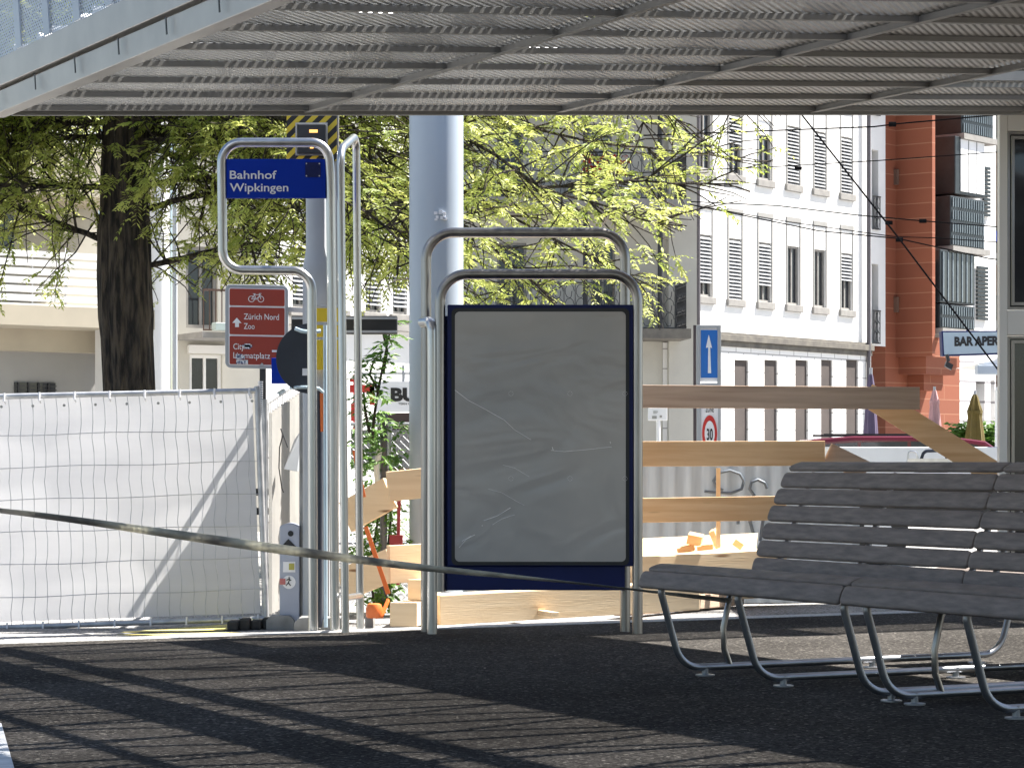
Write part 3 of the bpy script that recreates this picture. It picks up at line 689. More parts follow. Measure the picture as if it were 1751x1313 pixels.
for (z0,az,L,el) in limbs:
    p0 = V((tb.x, TY, z0)); d = V((math.cos(az), math.sin(az), el))
    pts = curve(p0, d, L, 22, rng, .027, .18)
    while max(proj(q)[1]-lower_env(proj(q)[0]) for q in pts) > 0 and len(pts) > 5: pts = pts[:-1]
    bm_.tube(pts, .04, 7, rads=[.026*(1-k/len(pts))+.005 for k in range(len(pts))])
    for j in range(2, len(pts)-1):
        for _ in range(4):
            bd = (pts[min(j+1,len(pts)-1)]-pts[j]).normalized(); bd = (bd*.6+V((rng.uniform(-1,1),rng.uniform(-1,1),rng.uniform(-.7,.8)))).normalized()
            sp_ = curve(pts[j], bd, rng.uniform(.5,1.25), 6, rng, .05, .24)
            while len(sp_) > 2 and proj(sp_[-1])[1] > lower_env(proj(sp_[-1])[0]): sp_ = sp_[:-1]
            bm_.tube(sp_, .01, 5, rads=[.0065*(1-k/len(sp_))+.0026 for k in range(len(sp_))], caps=False)
            for kk in range(1, len(sp_)):
                if rng.random() < .48:
                    put_leaves(sp_[kk], bd, rng, 2)
bm_.build('limb', M['bark'], tree, smooth=True)
lm.build('crown', M['leaf'], tree, recalc=False)
print('tree leaves', leafcount, len(lm.f))

# ------------------------------------------------------------------ facades
class Facade:
    def __init__(s, px, Y, vpx):
        d = V(((vpx-CX)/FPX, 1, 0)).normalized(); s.d = d; s.n = V((d.y, -d.x, 0)); s.P0 = V(((px-CX)/FPX*Y, Y, 0))
        if s.n.y > 0: s.n = -s.n
    def pt(s, u, z, o=0): return s.P0+s.d*u+V((0,0,z))+s.n*o
    def u(s, px):
        k = (px-CX)/FPX; return (k*s.P0.y-s.P0.x)/(s.d.x-k*s.d.y)
    def z(s, px, py):
        Y = s.P0.y+s.d.y*s.u(px); return CAMH-(py-HY)/FPX*Y
    def slab(s, mb, u0, u1, z0, z1, o0, o1): mb.obb(s.pt(u0,z0,o0), s.d*(u1-u0), s.n*(o1-o0), V((0,0,z1-z0))); return mb
    def wall(s, mb, u0, u1, z0, z1, ops, dep=.25, o=0):
        us = sorted({u0,u1,*[x for q in ops for x in q[:2]]}); zs = sorted({z0,z1,*[x for q in ops for x in q[2:4]]})
        for a,b in zip(us,us[1:]):
            for c,e in zip(zs,zs[1:]):
                if any(q[0]-1e-6 <= a and b <= q[1]+1e-6 and q[2]-1e-6 <= c and e <= q[3]+1e-6 for q in ops): continue
                mb.quad(s.pt(a,c,o), s.pt(b,c,o), s.pt(b,e,o), s.pt(a,e,o))
        for q in ops:
            a,b,c,e = q[:4]
            for (p1,p2) in (((a,c),(a,e)),((b,c),(b,e)),((a,c),(b,c)),((a,e),(b,e))):
                mb.quad(s.pt(*p1,o), s.pt(*p2,o), s.pt(*p2,o-dep), s.pt(*p1,o-dep))
        return mb
    def window(s, root, u0, u1, z0, z1, kind='glass', dep=.10, sill=True, trim=True, frac=1.0, fm=None):
        e = .05
        mb = MB(); s.slab(mb,u0,u0+e,z0,z1,-dep,-dep+.06); s.slab(mb,u1-e,u1,z0,z1,-dep,-dep+.06); s.slab(mb,u0+e,u1-e,z1-e,z1,-dep,-dep+.06); s.slab(mb,u0+e,u1-e,z0,z0+e,-dep,-dep+.06)
        um = (u0+u1)/2; s.slab(mb,um-.02,um+.02,z0+e,z1-e,-dep,-dep+.05)
        w = mb.build('window', fm or M['trim'], root)
        mb = MB(); s.slab(mb,u0+e*.5,u1-e*.5,z0+e*.5,z1-e*.5,-dep-.01,-dep+.02); mb.build('pane', M['glass'], w)
        if kind == 'louvre':
            mb = MB(); zz = z1-.01; zb = z1-(z1-z0)*frac
            while zz > zb+.05:
                p = s.pt(u0+.02, zz-.05, -dep+.075); mb.obb(p, s.d*(u1-u0-.04), s.n*.035+V((0,0,-.045)), V((0,0,.014))); zz -= .078
            mb.build('shutter', M['shutter'], w)
        if kind == 'blind':
            mb = MB(); s.slab(mb,u0+.03,u1-.03,z1-(z1-z0)*frac,z1,-dep+.065,-dep+.075); mb.build('blind', M['blind'], w)
        if sill:
            mb = MB(); s.slab(mb,u0-.1,u1+.1,z0-.16,z0-.005,-.05,.06); mb.build('sill', M['trim'], w, bevel=.01)
        if trim:
            mb = MB(); t = .05; s.slab(mb,u0-t,u0,z0,z1+.55,0.003,.015); s.slab(mb,u1,u1+t,z0,z1+.55,0.003,.015); s.slab(mb,u0-t,u1+t,z1+.55,z1+.65,0.003,.025); mb.build('surround', M['trimshadow'], w)
        return w
M['trimshadow'] = material('shadow_line_surround', (.30,.295,.28), (.25,.245,.235), rough=.85, scale=5)  # window trim coloured darker so that it reads as thin shadow lines

def iron_railing(mb, F, u0, u1, z0, z1, o, pitch=.11, scroll=True):
    F.slab(mb,u0,u1,z1-.03,z1,o-.02,o+.02); F.slab(mb,u0,u1,z0,z0+.025,o-.015,o+.015)
    n = max(2, int(abs(u1-u0)/pitch))
    for k in range(n+1):
        u = lerp(u0,u1,k/n); mb.tube([F.pt(u,z0,o), F.pt(u,z1,o)], .009, 5, caps=False)
        if scroll and k < n:
            um = lerp(u0,u1,(k+.5)/n); r = abs(u1-u0)/n*.42
            for zz in (.2,.5,.8):
                zc = lerp(z0,z1,zz); mb.tube([F.pt(um+r*math.cos(a)*(1 if a < 5 else .5), zc+.13*math.sin(a)*1.1, o) for a in [j*.7 for j in range(10)]], .008, 5, caps=False)
def side_railing(mb, p, q, h, pitch=.1):
    n = max(2, int((q-p).length/pitch)); mb.beam(p+V((0,0,h)), q+V((0,0,h)), .035, .03); mb.beam(p+V((0,0,.03)), q+V((0,0,.03)), .03, .025)
    for k in range(n+1):
        b = lerp(p,q,k/n); mb.tube([b, b+V((0,0,h))], .009, 5, caps=False)
        if k < n:
            m_ = lerp(p,q,(k+.5)/n); e = (q-p).normalized(); r = (q-p).length/n*.42
            for zz in (.2,.5,.8): mb.tube([m_+e*r*math.cos(a)+V((0,0,h*zz+.13*math.sin(a))) for a in [j*.7 for j in range(10)]], .008, 5, caps=False)

# --- corner building: white right facade
FA = Facade(1187, 55, 4150)
bA = thing('corner_building', 'white corner apartment building with six window columns above a rusticated ground floor', 'building', FA.pt(0,-.06))
cols = [(1195,1217),(1246,1268),(1297,1319),(1346,1367),(1392,1412),(1438,1457)]
zs0, zs1 = FA.z(1195,506), FA.z(1195,400); zr0 = FA.z(1195,289); dz = zr0-zs0
zc = FA.z(1234,572)
uE = FA.u(1482); ZT = 13.0
ops = []
for a,b in cols:
    for k in range(3): ops.append((FA.u(a), FA.u(b), zs0+dz*k, zs1+dz*k))
mb = MB(); FA.wall(mb, 0, uE, zc, ZT, ops, .12); FA.slab(mb,-.25,0,zc,ZT,-.3,.05); mb.build('upper_wall', M['render'], bA, recalc=False)
kinds = [[('glass',1),('louvre',.5),('blind',.25),('louvre',1),('louvre',1),('louvre',1)], [('louvre',.80),('louvre',1),('louvre',.72),('glass',1),('glass',1),('louvre',.5)]]
for ci,(a,b) in enumerate(cols):
    for k in range(3):
        kd = kinds[1-k if k < 2 else 0][ci]
        FA.window(bA, FA.u(a), FA.u(b), zs0+dz*k, zs1+dz*k, kd[0], frac=kd[1])
mb = MB(); FA.slab(mb,-.3,uE+.1,zc-.14,zc,-.1,.16); FA.slab(mb,-.3,uE+.1,zc-.26,zc-.14,-.1,.10); FA.slab(mb,-.3,uE+.1,zc-.02,zc+.05,-.1,.10); mb.build('cornice', M['cornice'], bA, bevel=.01)
M['rust'] = brick_mat('rusticated_white_stone', FA.d, (.80,.79,.77), (.76,.75,.73), (.36,.35,.34), .62, .42, .013, bump=.3)
gops = [(FA.u(a), FA.u(b), -.06, FA.z(a,615)) for a,b in ((1252,1276),(1303,1326),(1356,1378),(1400,1420),(1443,1464))]
mb = MB(); FA.wall(mb, -.3, uE+.1, -.06, zc-.26, gops, .05, .06); mb.build('ground_floor_wall', M['rust'], bA, recalc=False)
mb = MB()
for g in gops: FA.slab(mb,g[0]-.02,g[1]+.02,-.06,g[3]+.02,-.1,.012)
mb.build('shop_opening', material('painted_opening_shade', (.085,.068,.062), (.06,.05,.046), rough=.9, scale=2), bA)  # dark filler slabs, the shade inside the openings is put into their colour
mb = MB(); mb.tube([FA.pt(-.05,-.06,.12), FA.pt(-.05,ZT,.12)], .06, 10); mb.tube([FA.pt(uE-.12,-.06,.12), FA.pt(uE-.12,ZT,.12)], .05, 10); mb.build('downpipe', material('dark_downpipe', (.10,.09,.10), rough=.5), bA, smooth=True)
# recessed loggia bay with iron balconies at the far end
u0, u1 = uE, FA.u(1514)
mb = MB(); FA.wall(mb, u0, u1, zc, ZT, [(u0+.25,u1-.35,zc+.05+dz*k,zc+dz*k+1.95) for k in range(3)], .9, 0); FA.slab(mb,u0,u1,zc,ZT,-1,-.9); mb.build('loggia_wall', M['render'], bA, recalc=False)
for k in range(3):
    mb = MB(); iron_railing(mb, FA, u0+.25, u1-.35, zc+.05+dz*k, zc+dz*k+.85, .05, .16); mb.build('balcony_railing', M['iron'], bA)
    mb = MB(); b = FA.pt(u1-.55, zc+dz*k+.05, -.2); mb.lathe(b, [(.10,0),(.07,.1),(.06,1.2),(.07,1.7),(.13,1.9)], 12); mb.build('column', M['iron'], bA, smooth=True)
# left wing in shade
FL = Facade(1168, 54.6, 40000)
uW = FL.u(735)
zc2 = FL.z(1130,568)
z1a = FL.z(1110,352)
mb = MB(); 
wops = [(FL.u(1000),FL.u(1046),FL.z(1000,345),FL.z(1000,212)),(FL.u(1010),FL.u(1052),zc2+.1,FL.z(1010,415)),(FL.u(850),FL.u(900),zc2+.1,FL.z(850,415)),(FL.u(850),FL.u(895),FL.z(1000,345),FL.z(1000,212))]
FL.wall(mb, uW, 0, -.06, ZT, wops, .12, 0); FL.slab(mb,-.35,.25,-.06,ZT,.02,.25); mb.build('side_wall', M['beige'], bA, recalc=False)
for i,w in enumerate(wops): FL.window(bA, w[0],w[1],w[2],w[3], 'louvre' if i == 0 else 'glass', sill=False, trim=False)
mb = MB(); FL.slab(mb,uW,.6,ZT,ZT+.25,-.5,2.0); mb.build('shading_eaves', M['cornice'], bA)  # out of view, added to keep the wing wall in shade
for zz,kk in ((z1a,0),(zc2,1),(z1a+dz,2)):
    mb = MB(); FL.slab(mb,FL.u(800),-.1,zz-.2,zz,0,1.5); mb.build('balcony_floor', M['cornice'] if kk == 1 else M['trim'], bA)
    mb = MB(); iron_railing(mb, FL, FL.u(800), -.2, zz, zz+.95, 1.45, .22); side_railing(mb, FL.pt(-.2,zz,1.45), FL.pt(-.2,zz,.05), .95); mb.build('balcony_railing', M['iron'], bA)
mb = MB(); mb.tube([FL.pt(FL.u(1110),zc2,1.4), FL.pt(FL.u(1110),ZT,1.4)], .055, 10); mb.tube([FL.pt(FL.u(985),zc2,1.4), FL.pt(FL.u(985),ZT,1.4)], .05, 10); mb.build('balcony_post', M['iron'], bA, smooth=True)
mb = MB(); FL.slab(mb,FL.u(1133),.1,-.06,zc2-.22,.01,.06); mb.build('corner_quoin', M['rust'], bA)
# red geraniums on the balcony
gm = MB(); rg = random.Random(3)
for k in range(60):
    p = FL.pt(FL.u(rg.uniform(975,1055)), z1a+.35+rg.uniform(0,.5), 1.6+rg.uniform(-.1,.15)); leaf_spray(gm, p, (rg.uniform(-1,1),-1,rg.uniform(-.5,.8)), .12, rg, 3, .04, .08)
tag(gm.build('geraniums', M['redflower'], recalc=False), 'red geraniums spilling over the upper balcony railing', 'flowers')

# --- terracotta building
FB = Facade(1514, FA.pt(FA.u(1514),0).y+.3, 4400)
bB = thing('terracotta_building', 'terracotta orange building with dark glazed balcony bays', 'building', FB.pt(0,-.06))
M['redwall'] = brick_mat('terracotta_panels', FB.d, (.25,.074,.035), (.215,.063,.030), (.32,.14,.08), 3.0, .36, .012, bump=.2)
uB = FB.u(1641)
uB = FB.u(1641)
mb = MB(); FB.slab(mb,0,uB,-.06,ZT+1,-.8,0); mb.build('wall', M['redwall'], bB)
zb_ = FB.z(1560,612)
mb = MB(); FB.slab(mb,FB.u(1532),FB.u(1537),zb_,ZT+1,.0,1.0); blk = mb.build('projecting_block', M['redwall'], bB)
mb = MB(); FB.slab(mb,FB.u(1537),FB.u(1590),zb_-.42,zb_-.003,.0,.75); FB.slab(mb,FB.u(1552),FB.u(1585),zb_-.8,zb_-.423,.0,.45); mb.build('bay_base', M['redwall'], bB)
mb = MB()
for py in (290,508): FB.slab(mb,FB.u(1528),FB.u(1531),FB.z(1528,py+26),FB.z(1528,py),.002,.1)
mb.build('wall_niche', M['brown'], bB)
def bay(px0,px1,pxs,yt,yb,kind):
    ua, ub = FB.u(px0), FB.u(px1); za, zb = FB.z(px0,yb), FB.z(px0,yt); o = 1.06
    mb = MB(); FB.slab(mb,ua,ub,za,zb,.02,o); r = mb.build('balcony_bay', M['darkmetal'], bB, bevel=.02)
    ml = MB()
    if kind == 'rail':
        rows = max(2, round((zb-za)/.32)); n = 14
        for i in range(rows):
            for k in range(n):
                a = lerp(ua+.06,ub-.04,(k+.1)/n); FB.slab(ml,a,a+(ub-ua)/n*.30,za+(zb-za)*(i+.12)/rows,za+(zb-za)*(i+.86)/rows,o+.003,o+.03)
        ml.build('rail_bars', M['palemetal'], r)
        ml = MB(); FB.slab(ml,ua-.05,ub+.1,za-.14,za-.003,.0,o+.1); ml.build('slab_edge', M['trim'], r)
    elif kind == 'blind':
        for k in range(3):
            a = lerp(ua+.25,ub,k/3); FB.slab(ml,a,a+(ub-ua-.25)/3-.05,za+.08,zb-.06,o+.003,o+.02)
        ml.build('blind', M['blind'], r)
        ml = MB(); ml.obb(FB.pt(ua-.012,za+.1,.15), FB.n*.35, FB.d*.01, V((0,0,zb-za-.2))); ml.build('side_pane', M['palemetal'], r)
    else:
        for k in range(7):
            a = lerp(ua+.05,ub-.05,(k+.2)/7); FB.slab(ml,a,a+.05,za+.05,zb-.05,o+.003,o+.03)
        ml.build('mullion', M['palemetal'], r)
        ml = MB(); FB.slab(ml,ua+.06,ub-.06,za+.06,zb-.06,o+.001,o+.012); ml.build('pane', M['glass'], r)
for px0,px1,yt,yb,kd in ((1637,1692,150,234,'rail'),(1626,1677,238,336,'blind'),(1618,1677,339,424,'rail'),(1600,1660,430,520,'glass'),(1600,1660,522,563,'rail')):
    bay(px0-58,px1-58,0,yt,yb,kd)
# --- white building beyond
FCb = Facade(1641, FB.pt(uB,0).y+.2, 4400)
bC = thing('far_white_building', 'white building with louvred shutters behind the bar sign', 'building', FCb.pt(0,-.06))
M['rust2'] = brick_mat('white_block_wall', FCb.d, (.78,.77,.76), (.74,.73,.72), (.3,.29,.3), 1.2, .5, .03, bump=.5)
uC = FCb.u(1703)
gz = FCb.z(1650,575)
mb = MB(); FCb.wall(mb,0,uC,-.06,gz,[(FCb.u(1669),FCb.u(1684),-.06,FCb.z(1669,652)),(FCb.u(1694),FCb.u(1701),-.06,FCb.z(1694,650))],.3); mb.build('ground_floor_wall', M['rust2'], bC, recalc=False)
mb = MB(); FCb.slab(mb,FCb.u(1667),uC,-.06,FCb.z(1669,650),-.4,-.3); mb.build('shop_opening', M['greywall'], bC)
mb = MB(); FCb.slab(mb,0,uC,gz,ZT,-.4,0); mb.build('upper_wall', M['render'], bC)
for (a,b,yt,yb) in ((1679,1690,285,370),(1668,1686,455,545)):
    mb = MB(); zz = FCb.z(a,yt); 
    while zz > FCb.z(a,yb): FCb.slab(mb,FCb.u(a),FCb.u(b),zz-.07,zz,.02,.07); zz -= .1
    mb.build('shutter', M['darkmetal'], bC)
bD = thing('brown_building', 'brown building with stacked balconies at the far right', 'building', at(1712,800,78))
mb = MB(); a = at(1690,795,78); mb.box(a.x,a.x+9,78,86,-.06,15); mb.build('wall', M['brown'], bD)
for y in (248,445,560): mb = MB(); frontbox(mb,1692,y-12,1760,y+2,76.6,1.39); mb.build('balcony_floor', M['trim'], bD)
mb = MB()
for y in (235,432,547):
    for k in range(9): mb.tube([at(1693+k*5,y,76.7), at(1693+k*5,y-40,76.7)], .03, 5)
    mb.tube([at(1692,y-40,76.7), at(1745,y-40,76.7)], .03, 5)
mb.build('balcony_railing', M['iron'], bD)
mb = MB(); frontbox(mb,1694,395,1712,413,76.5,.1); mb.build('balcony_cloth', M['blue'], bD)

# --- middle white house behind the tree
FF = Facade(415, 44, 4200)
bF = thing('pale_house', 'pale house with tall louvred windows behind the tree foliage', 'building', FF.pt(0,-.06))
uF = FF.u(740); ops = []
for px in (440,500,560,625,672,710):
    for (yt,yb) in ((420,520),(225,330),(40,140)):
        w_ = 34-(px-440)*.04; ops.append((FF.u(px), FF.u(px+w_), FF.z(440,yb), FF.z(440,yt)))
mb = MB(); FF.wall(mb, FF.u(395), uF, -.06, ZT, ops, .12); mb.build('wall', M['render'], bF, recalc=False)
for i,w in enumerate(ops): FF.window(bF, *w, kind=('louvre','glass','louvre')[i % 3], trim=False, frac=.9)
mb = MB(); FF.slab(mb,FF.u(395),uF,FF.z(440,552),FF.z(440,540),0,.2); mb.build('cornice', M['trim'], bF)
# shop banner in front of the house
bn = thing('shop_banner', 'white shop banner with large black letters above a dark awning', 'banner', at(700,705,33))
mb = MB(); frontbox(mb,640,652,830,704,33,.06); bb = mb.build('board', M['white'], bn)
s33 = 33/FPX
text('lettering', 'BU', at(668,685,32.995), X_, Z_, 22*s33, M['black'], bb, width=46*s33, bold=.05)
text('lettering', 'TERN UND', at(681,692,32.995), X_, Z_, 3.6*s33, M['black'], bb, width=30*s33, bold=.01)
mb = MB(); frontbox(mb,645,706,830,735,33.1,.3); mb.build('awning', material('dark_brown_awning', (.045,.03,.03), rough=.8), bn)
mb = MB(); frontbox(mb,610,637,830,640,33,.03); mb.tube([at(690,625,33.02), at(690,655,33.02)], .02, 6); mb.tube([at(642,640,33.02), at(642,655,33.02)], .02, 6); mb.build('hanging_rail', M['greypaint'], bn)
mb = MB(); frontbox(mb,690,760,696,800,33.3,.1); frontbox(mb,650,760,656,800,33.3,.1); mb.obb(at(645,735,33.2), V((1.4,0,0)), V((0,.2,0)), V((0,0,-.7))); mb.build('shop_front', M['brown'], bn)
mb = MB(); frontbox(mb,598,648,612,653,30,.03); frontbox(mb,598,658,640,671,30,.04); frontbox(mb,632,660,640,692,30,.04); frontbox(mb,600,690,612,720,30,.04); frontbox(mb,604,640,609,800,30.1,.03); tag(mb.build('red_sign', M['brightred']), 'bright red angular sign behind the sapling', 'sign')

# --- left modern building
FE = Facade(-120, 33.5, 6500)
bE = thing('modern_apartment_building', 'modern beige apartment building with white slatted balconies at far left', 'building', FE.pt(0,-.06))
uE2 = FE.u(297)
zg = FE.z(0,548)
mb = MB(); FE.slab(mb,-3,uE2-.35,-.06,zg,-1.6,-1.2); mb.build('ground_floor_wall', M['greywall'], bE)
mb = MB(); FE.slab(mb,-3,uE2-.3,zg-.05,zg+.22,-2.5,.0); FE.slab(mb,-3,uE2-.3,FE.z(60,330),FE.z(60,240),-2.5,.0); FE.slab(mb,-3,uE2-.3,zg-.35,zg-.05,-2.5,-.9); mb.build('balcony_slab', M['ochre'], bE)
mb = MB(); FE.slab(mb,-3,uE2-.35,zg,ZT,-3,-1.5); mb.build('upper_wall', M['beige'], bE)
for y0,y1 in ((545,420),(240,110)):
    z0, z1 = FE.z(60,y0), FE.z(60,y1); mb = MB(); k = 0; zz = z0
    while zz < z1-.05: FE.slab(mb,-3,uE2-.42,zz,zz+.085,-.05,-.02); zz += .118
    for j in range(14): FE.slab(mb,-3+j*.5,-3+j*.5+.02,z0,z1,-.075,-.052)
    mb.build('balcony_slats', M['render'], bE)
mb = MB(); mb.lathe(FE.pt(uE2-.18,-.06,-.15), [(.19,0),(.19,ZT)], 24); FE.slab(mb,uE2-.9,uE2-.2,-.06,zg+.15,-.6,-.2); mb.build('corner_column', M['render'], bE, smooth=True)
for (a,b,yt,yb) in ((14,50,648,690),(95,165,650,690)):
    mb = MB(); FE.slab(mb,FE.u(a),FE.u(b),FE.z(a,yb),FE.z(a,yt),-1.199,-1.17); w = mb.build('window', M['glass'], bE)
    mb = MB()
    for k in range(4): u = lerp(FE.u(a),FE.u(b),(k+.2)/4); FE.slab(mb,u,u+.025,FE.z(a,yb),FE.z(a,yt),-1.168,-1.15)
    for k in range(6): zz = lerp(FE.z(a,yb),FE.z(a,yt),k/6); FE.slab(mb,FE.u(a),FE.u(b),zz,zz+.012,-1.149,-1.135)
    mb.build('grille', M['iron'], w)
mb = MB(); FE.slab(mb,FE.u(35),FE.u(110),FE.z(60,415),FE.z(60,350),-1.499,-1.46); mb.build('window', M['glass'], bE)
mb = MB(); mb.tube([FE.pt(uE2+.02,-.06,.0), FE.pt(uE2+.02,ZT,.0)], .035, 8); mb.build('downpipe', M['greypaint'], bE, smooth=True)
# --- narrow house between
FG = Facade(297, 37.5, 9000)
bG = thing('grey_house', 'grey rendered house with iron balcony and pale framed window', 'building', FG.pt(0,-.06))
gw = (FG.u(324),FG.u(380),FG.z(324,740),FG.z(324,606)); bd = (FG.u(318),FG.u(372),FG.z(300,560),FG.z(300,420))
mb = MB(); FG.wall(mb,0,FG.u(450),-.06,ZT,[gw,bd],.12); mb.build('wall', M['beige'], bG, recalc=False)
FG.window(bG,*gw,kind='glass',sill=False,trim=False,fm=M['render']); FG.window(bG,*bd,kind='glass',sill=False,trim=False)
mb = MB(); FG.slab(mb,FG.u(320),FG.u(384),FG.z(324,604),FG.z(324,590),.003,.08); mb.build('lintel', M['render'], bG)
mb = MB(); FG.slab(mb,.05,FG.u(400),FG.z(300,582),FG.z(300,572),.0,1.0); mb.build('balcony_floor', M['trim'], bG)
mb = MB(); iron_railing(mb,FG,.08,FG.u(398),FG.z(300,570),FG.z(300,500),.97,.09,False); mb.build('balcony_railing', material('rusty_iron', (.09,.05,.035), rough=.7), bG)
mb = MB(); FG.slab(mb,FG.u(318),FG.u(386),FG.z(300,570),FG.z(300,557),1.0,1.15); tag(mb.build('window_box', material('pale_green_box', (.42,.50,.47), rough=.6), bevel=.01), 'pale green planter box hung on the iron balcony', 'planter')

# ------------------------------------------------------------------ timber barrier
def board(label, p0, p1, h, t, mat, cat='board', group=None, name='timber_board'):
    mb = MB(); p0, p1 = V(p0), V(p1); d = p1-p0; nrm = V((-d.y,d.x,0)).normalized()
    if nrm.y < 0: nrm = -nrm
    o = thing_mesh = MB()
    u = V((0,0,1)); u = (u-d.normalized()*u.dot(d.normalized())).normalized()
    mb.obb(p0, d, nrm*t, u*h)
    o = mb.build(name, mat, bevel=.003); tag(o, label, cat, group); return o
G1 = 'boards of the timber barrier'
hb = 18.0/FPX
board('long greyed knotty top board of the barrier right of the poster stand', at(735,695,17.7), at(1573,700,18.4), 39*hb, .035, M['woodgrey'], group=G1)
board('warm pine second board of the barrier', at(735,799,17.75), at(1411,796,18.3), 43*hb, .035, M['wood'], group=G1)
board('warm pine third board of the barrier, in front of the grey sheet', at(735,900,17.75), at(1345,889,18.3), 42*hb, .035, M['wood'], group=G1)
board('slanting brace plank below the right end of the top board', at(1470,691,18.55), at(1722,847,18.4), 42*hb, .035, M['wood'], 'brace', G1)
board('upright timber post under the end of the top board', at(1531,1040,18.7), at(1531,700,18.7), .10, .04, M['wood'], 'post', G1)
o = bpy.data.objects[-1] if False else None
board('short slanting brace plank at the end of the second board', at(1409,790,18.35), at(1475,822,18.4), 36*hb, .035, M['woodgrey'], 'brace', G1)
mb = MB(); frontbox(mb,1380-155,800,1232,935,18.36,.03); tag(mb.build('batten', M['woodpale']), 'thin upright batten behind the third board', 'batten')
# left corner of the barrier
def bent(label, pts, h, t, mat, group=G1):
    o = thing('timber_board', label, 'board', pts[0], group) if False else None
    mb = MB(); mb.beam(pts[0], pts[1], t, h); o = mb.build('timber_board', mat, bevel=.003); return tag(o, label, 'board', group)
bent('pale upper board butting against the mast', (at(663,832,16.9), at(752,823,17.0)), 48*hb, .04, M['woodpale'])
bent('slanting upper board behind the edge on stop frame', (at(592,884,17.1), at(668,842,16.95)), 52*hb, .04, M['woodpale'])
bent('pale lower board behind the barrier tape left of the mast', (at(664,965,16.6), at(752,960,16.8)), 60*hb, .04, M['woodpale'])
bent('slanting lower board behind the edge on stop frame', (at(585,1000,17.0), at(670,965,16.75)), 52*hb, .04, M['woodpale'])
def timber(label, p0, p1, w, h, mat):
    mb = MB(); mb.beam(p0, p1, w, h); return tag(mb.build('timber_beam', mat, bevel=.006), label, 'timber beam', 'squared timbers on the ground')
timber('squared timber block lying by the left foot of the poster stand', at(690,1050,15.9), at(722,1044,17.2), .17, .15, M['woodpale'])
timber('small timber block stacked on the block by the poster stand', at(712,1008,16.2), at(740,1006,17.0), .11, .13, M['woodpale'])
timber('dark upright timber stub behind the stacked blocks', at(694,1050,17.0), at(694,975,17.0), .09, .09, M['woodgrey'])
timber('long squared timber lying on the road below the display case', at(742,1042,16.3), at(1185,1017,17.15), .18, .19, M['woodpale'])
timber('low squared timber with a pale top in front of the long timber', at(1060,1040,17.2), at(1262,1022,18.6), .10, .10, M['woodgrey'])
timber('thick white topped timber stacked behind the bench end', at(1060,972,18.0), at(1330,956,18.62), .24, .16, M['woodpale'])
mb = MB(); pa, pb = at(1060,956,18.35), at(1292,944,18.95); mb.obb(pa, pb-pa, V((.03,.13,.14)), V((0,.03,-.03))); tag(mb.build('timber_plank', M['woodpale'], bevel=.003), 'wide pale plank leaning back behind the white topped timber', 'plank')
mb = MB()
timber('lowest squared timber carrying the white topped timber', at(1060,1010,18.1), at(1330,995,18.74), .22, .2, M['woodpale'])
offs = [('tilted white offcut on the timber pile',1187,917,26,17,.06,-12),('thin upright offcut leaning on the timber pile',1222,916,10,32,.04,22),('small wedge offcut at the right of the pile',1262,924,18,12,.05,-35),('flat brown offcut at the left of the pile',1172,933,30,11,.08,12),('narrow offcut lying in the middle of the pile',1205,930,28,8,.06,5)]
for lb,px,py,w,h,t,rot in offs:
    c_ = at(px,py+7,18.5); a = R(rot); e1 = V((math.cos(a),.25,math.sin(a))); e2 = V((-math.sin(a),.1,math.cos(a)))
    mb = MB(); mb.obb(c_-e1*w*hb/2-e2*h*hb/2, e1*w*hb, V((.02,t,.02)), e2*h*hb); tag(mb.build('wood_offcut', M['wood'], bevel=.002), lb, 'offcut', 'wood offcuts on the timber pile')
mb = MB(); mb.beam(gnd(886,1048)+V((0,0,.03)), gnd(950,1056)+V((0,0,.02)), .05, .03); tag(mb.build('wood_offcut', M['woodpale'], bevel=.002), 'white batten lying on the road before the long timber', 'offcut')
mb = MB(); mb.beam(gnd(1092,1044)+V((0,0,.05)), gnd(1112,1036)+V((0,0,.04)), .08, .04); tag(mb.build('wood_offcut', M['woodpale'], bevel=.002), 'short white offcut beside the right foot of the poster stand', 'offcut')
# grey translucent hoarding with graffiti
hd = thing('grey_hoarding', 'grey translucent hoarding sheet with faint spray loops', 'hoarding', at(1200,1000,18.9))
mb = MB(); K = 80
for i in range(K+1):
    x = lerp(735,1470,i/K); 
    for j in range(2): p = at(x, 786+j*250, lerp(18.75,19.3,i/K)); mb.v.append((p.x, p.y+.008*math.sin(i*1.9), p.z))
for i in range(K): mb.f.append((2*i,2*i+1,2*i+3,2*i+2)); mb.mi.append(0)
mb.build('sheet', material('grey_film', (.40,.44,.48), (.33,.37,.41), rough=.45, scale=6, stretch=(6,1,.6), trans=.30), hd, smooth=True, recalc=False)
mb = MB()
def gr(pts): mb.tube([at(x,y,lerp(18.75,19.3,(x-735)/735)-.025) for x,y in pts], .012, 6)
gr([(1205,840),(1225,842),(1250,843),(1268,836),(1272,822),(1265,810),(1248,804),(1230,808),(1220,822),(1224,832),(1236,838)])
gr([(1312,835),(1308,826),(1296,820),(1285,824),(1282,836),(1290,848)]); gr([(1255,866),(1262,880),(1262,896)]); gr([(1282,890),(1290,918)]); gr([(1305,888),(1300,925)])
mb.build('graffiti', material('grey_blue_spray', (.17,.21,.26), rough=.6), hd, smooth=True)

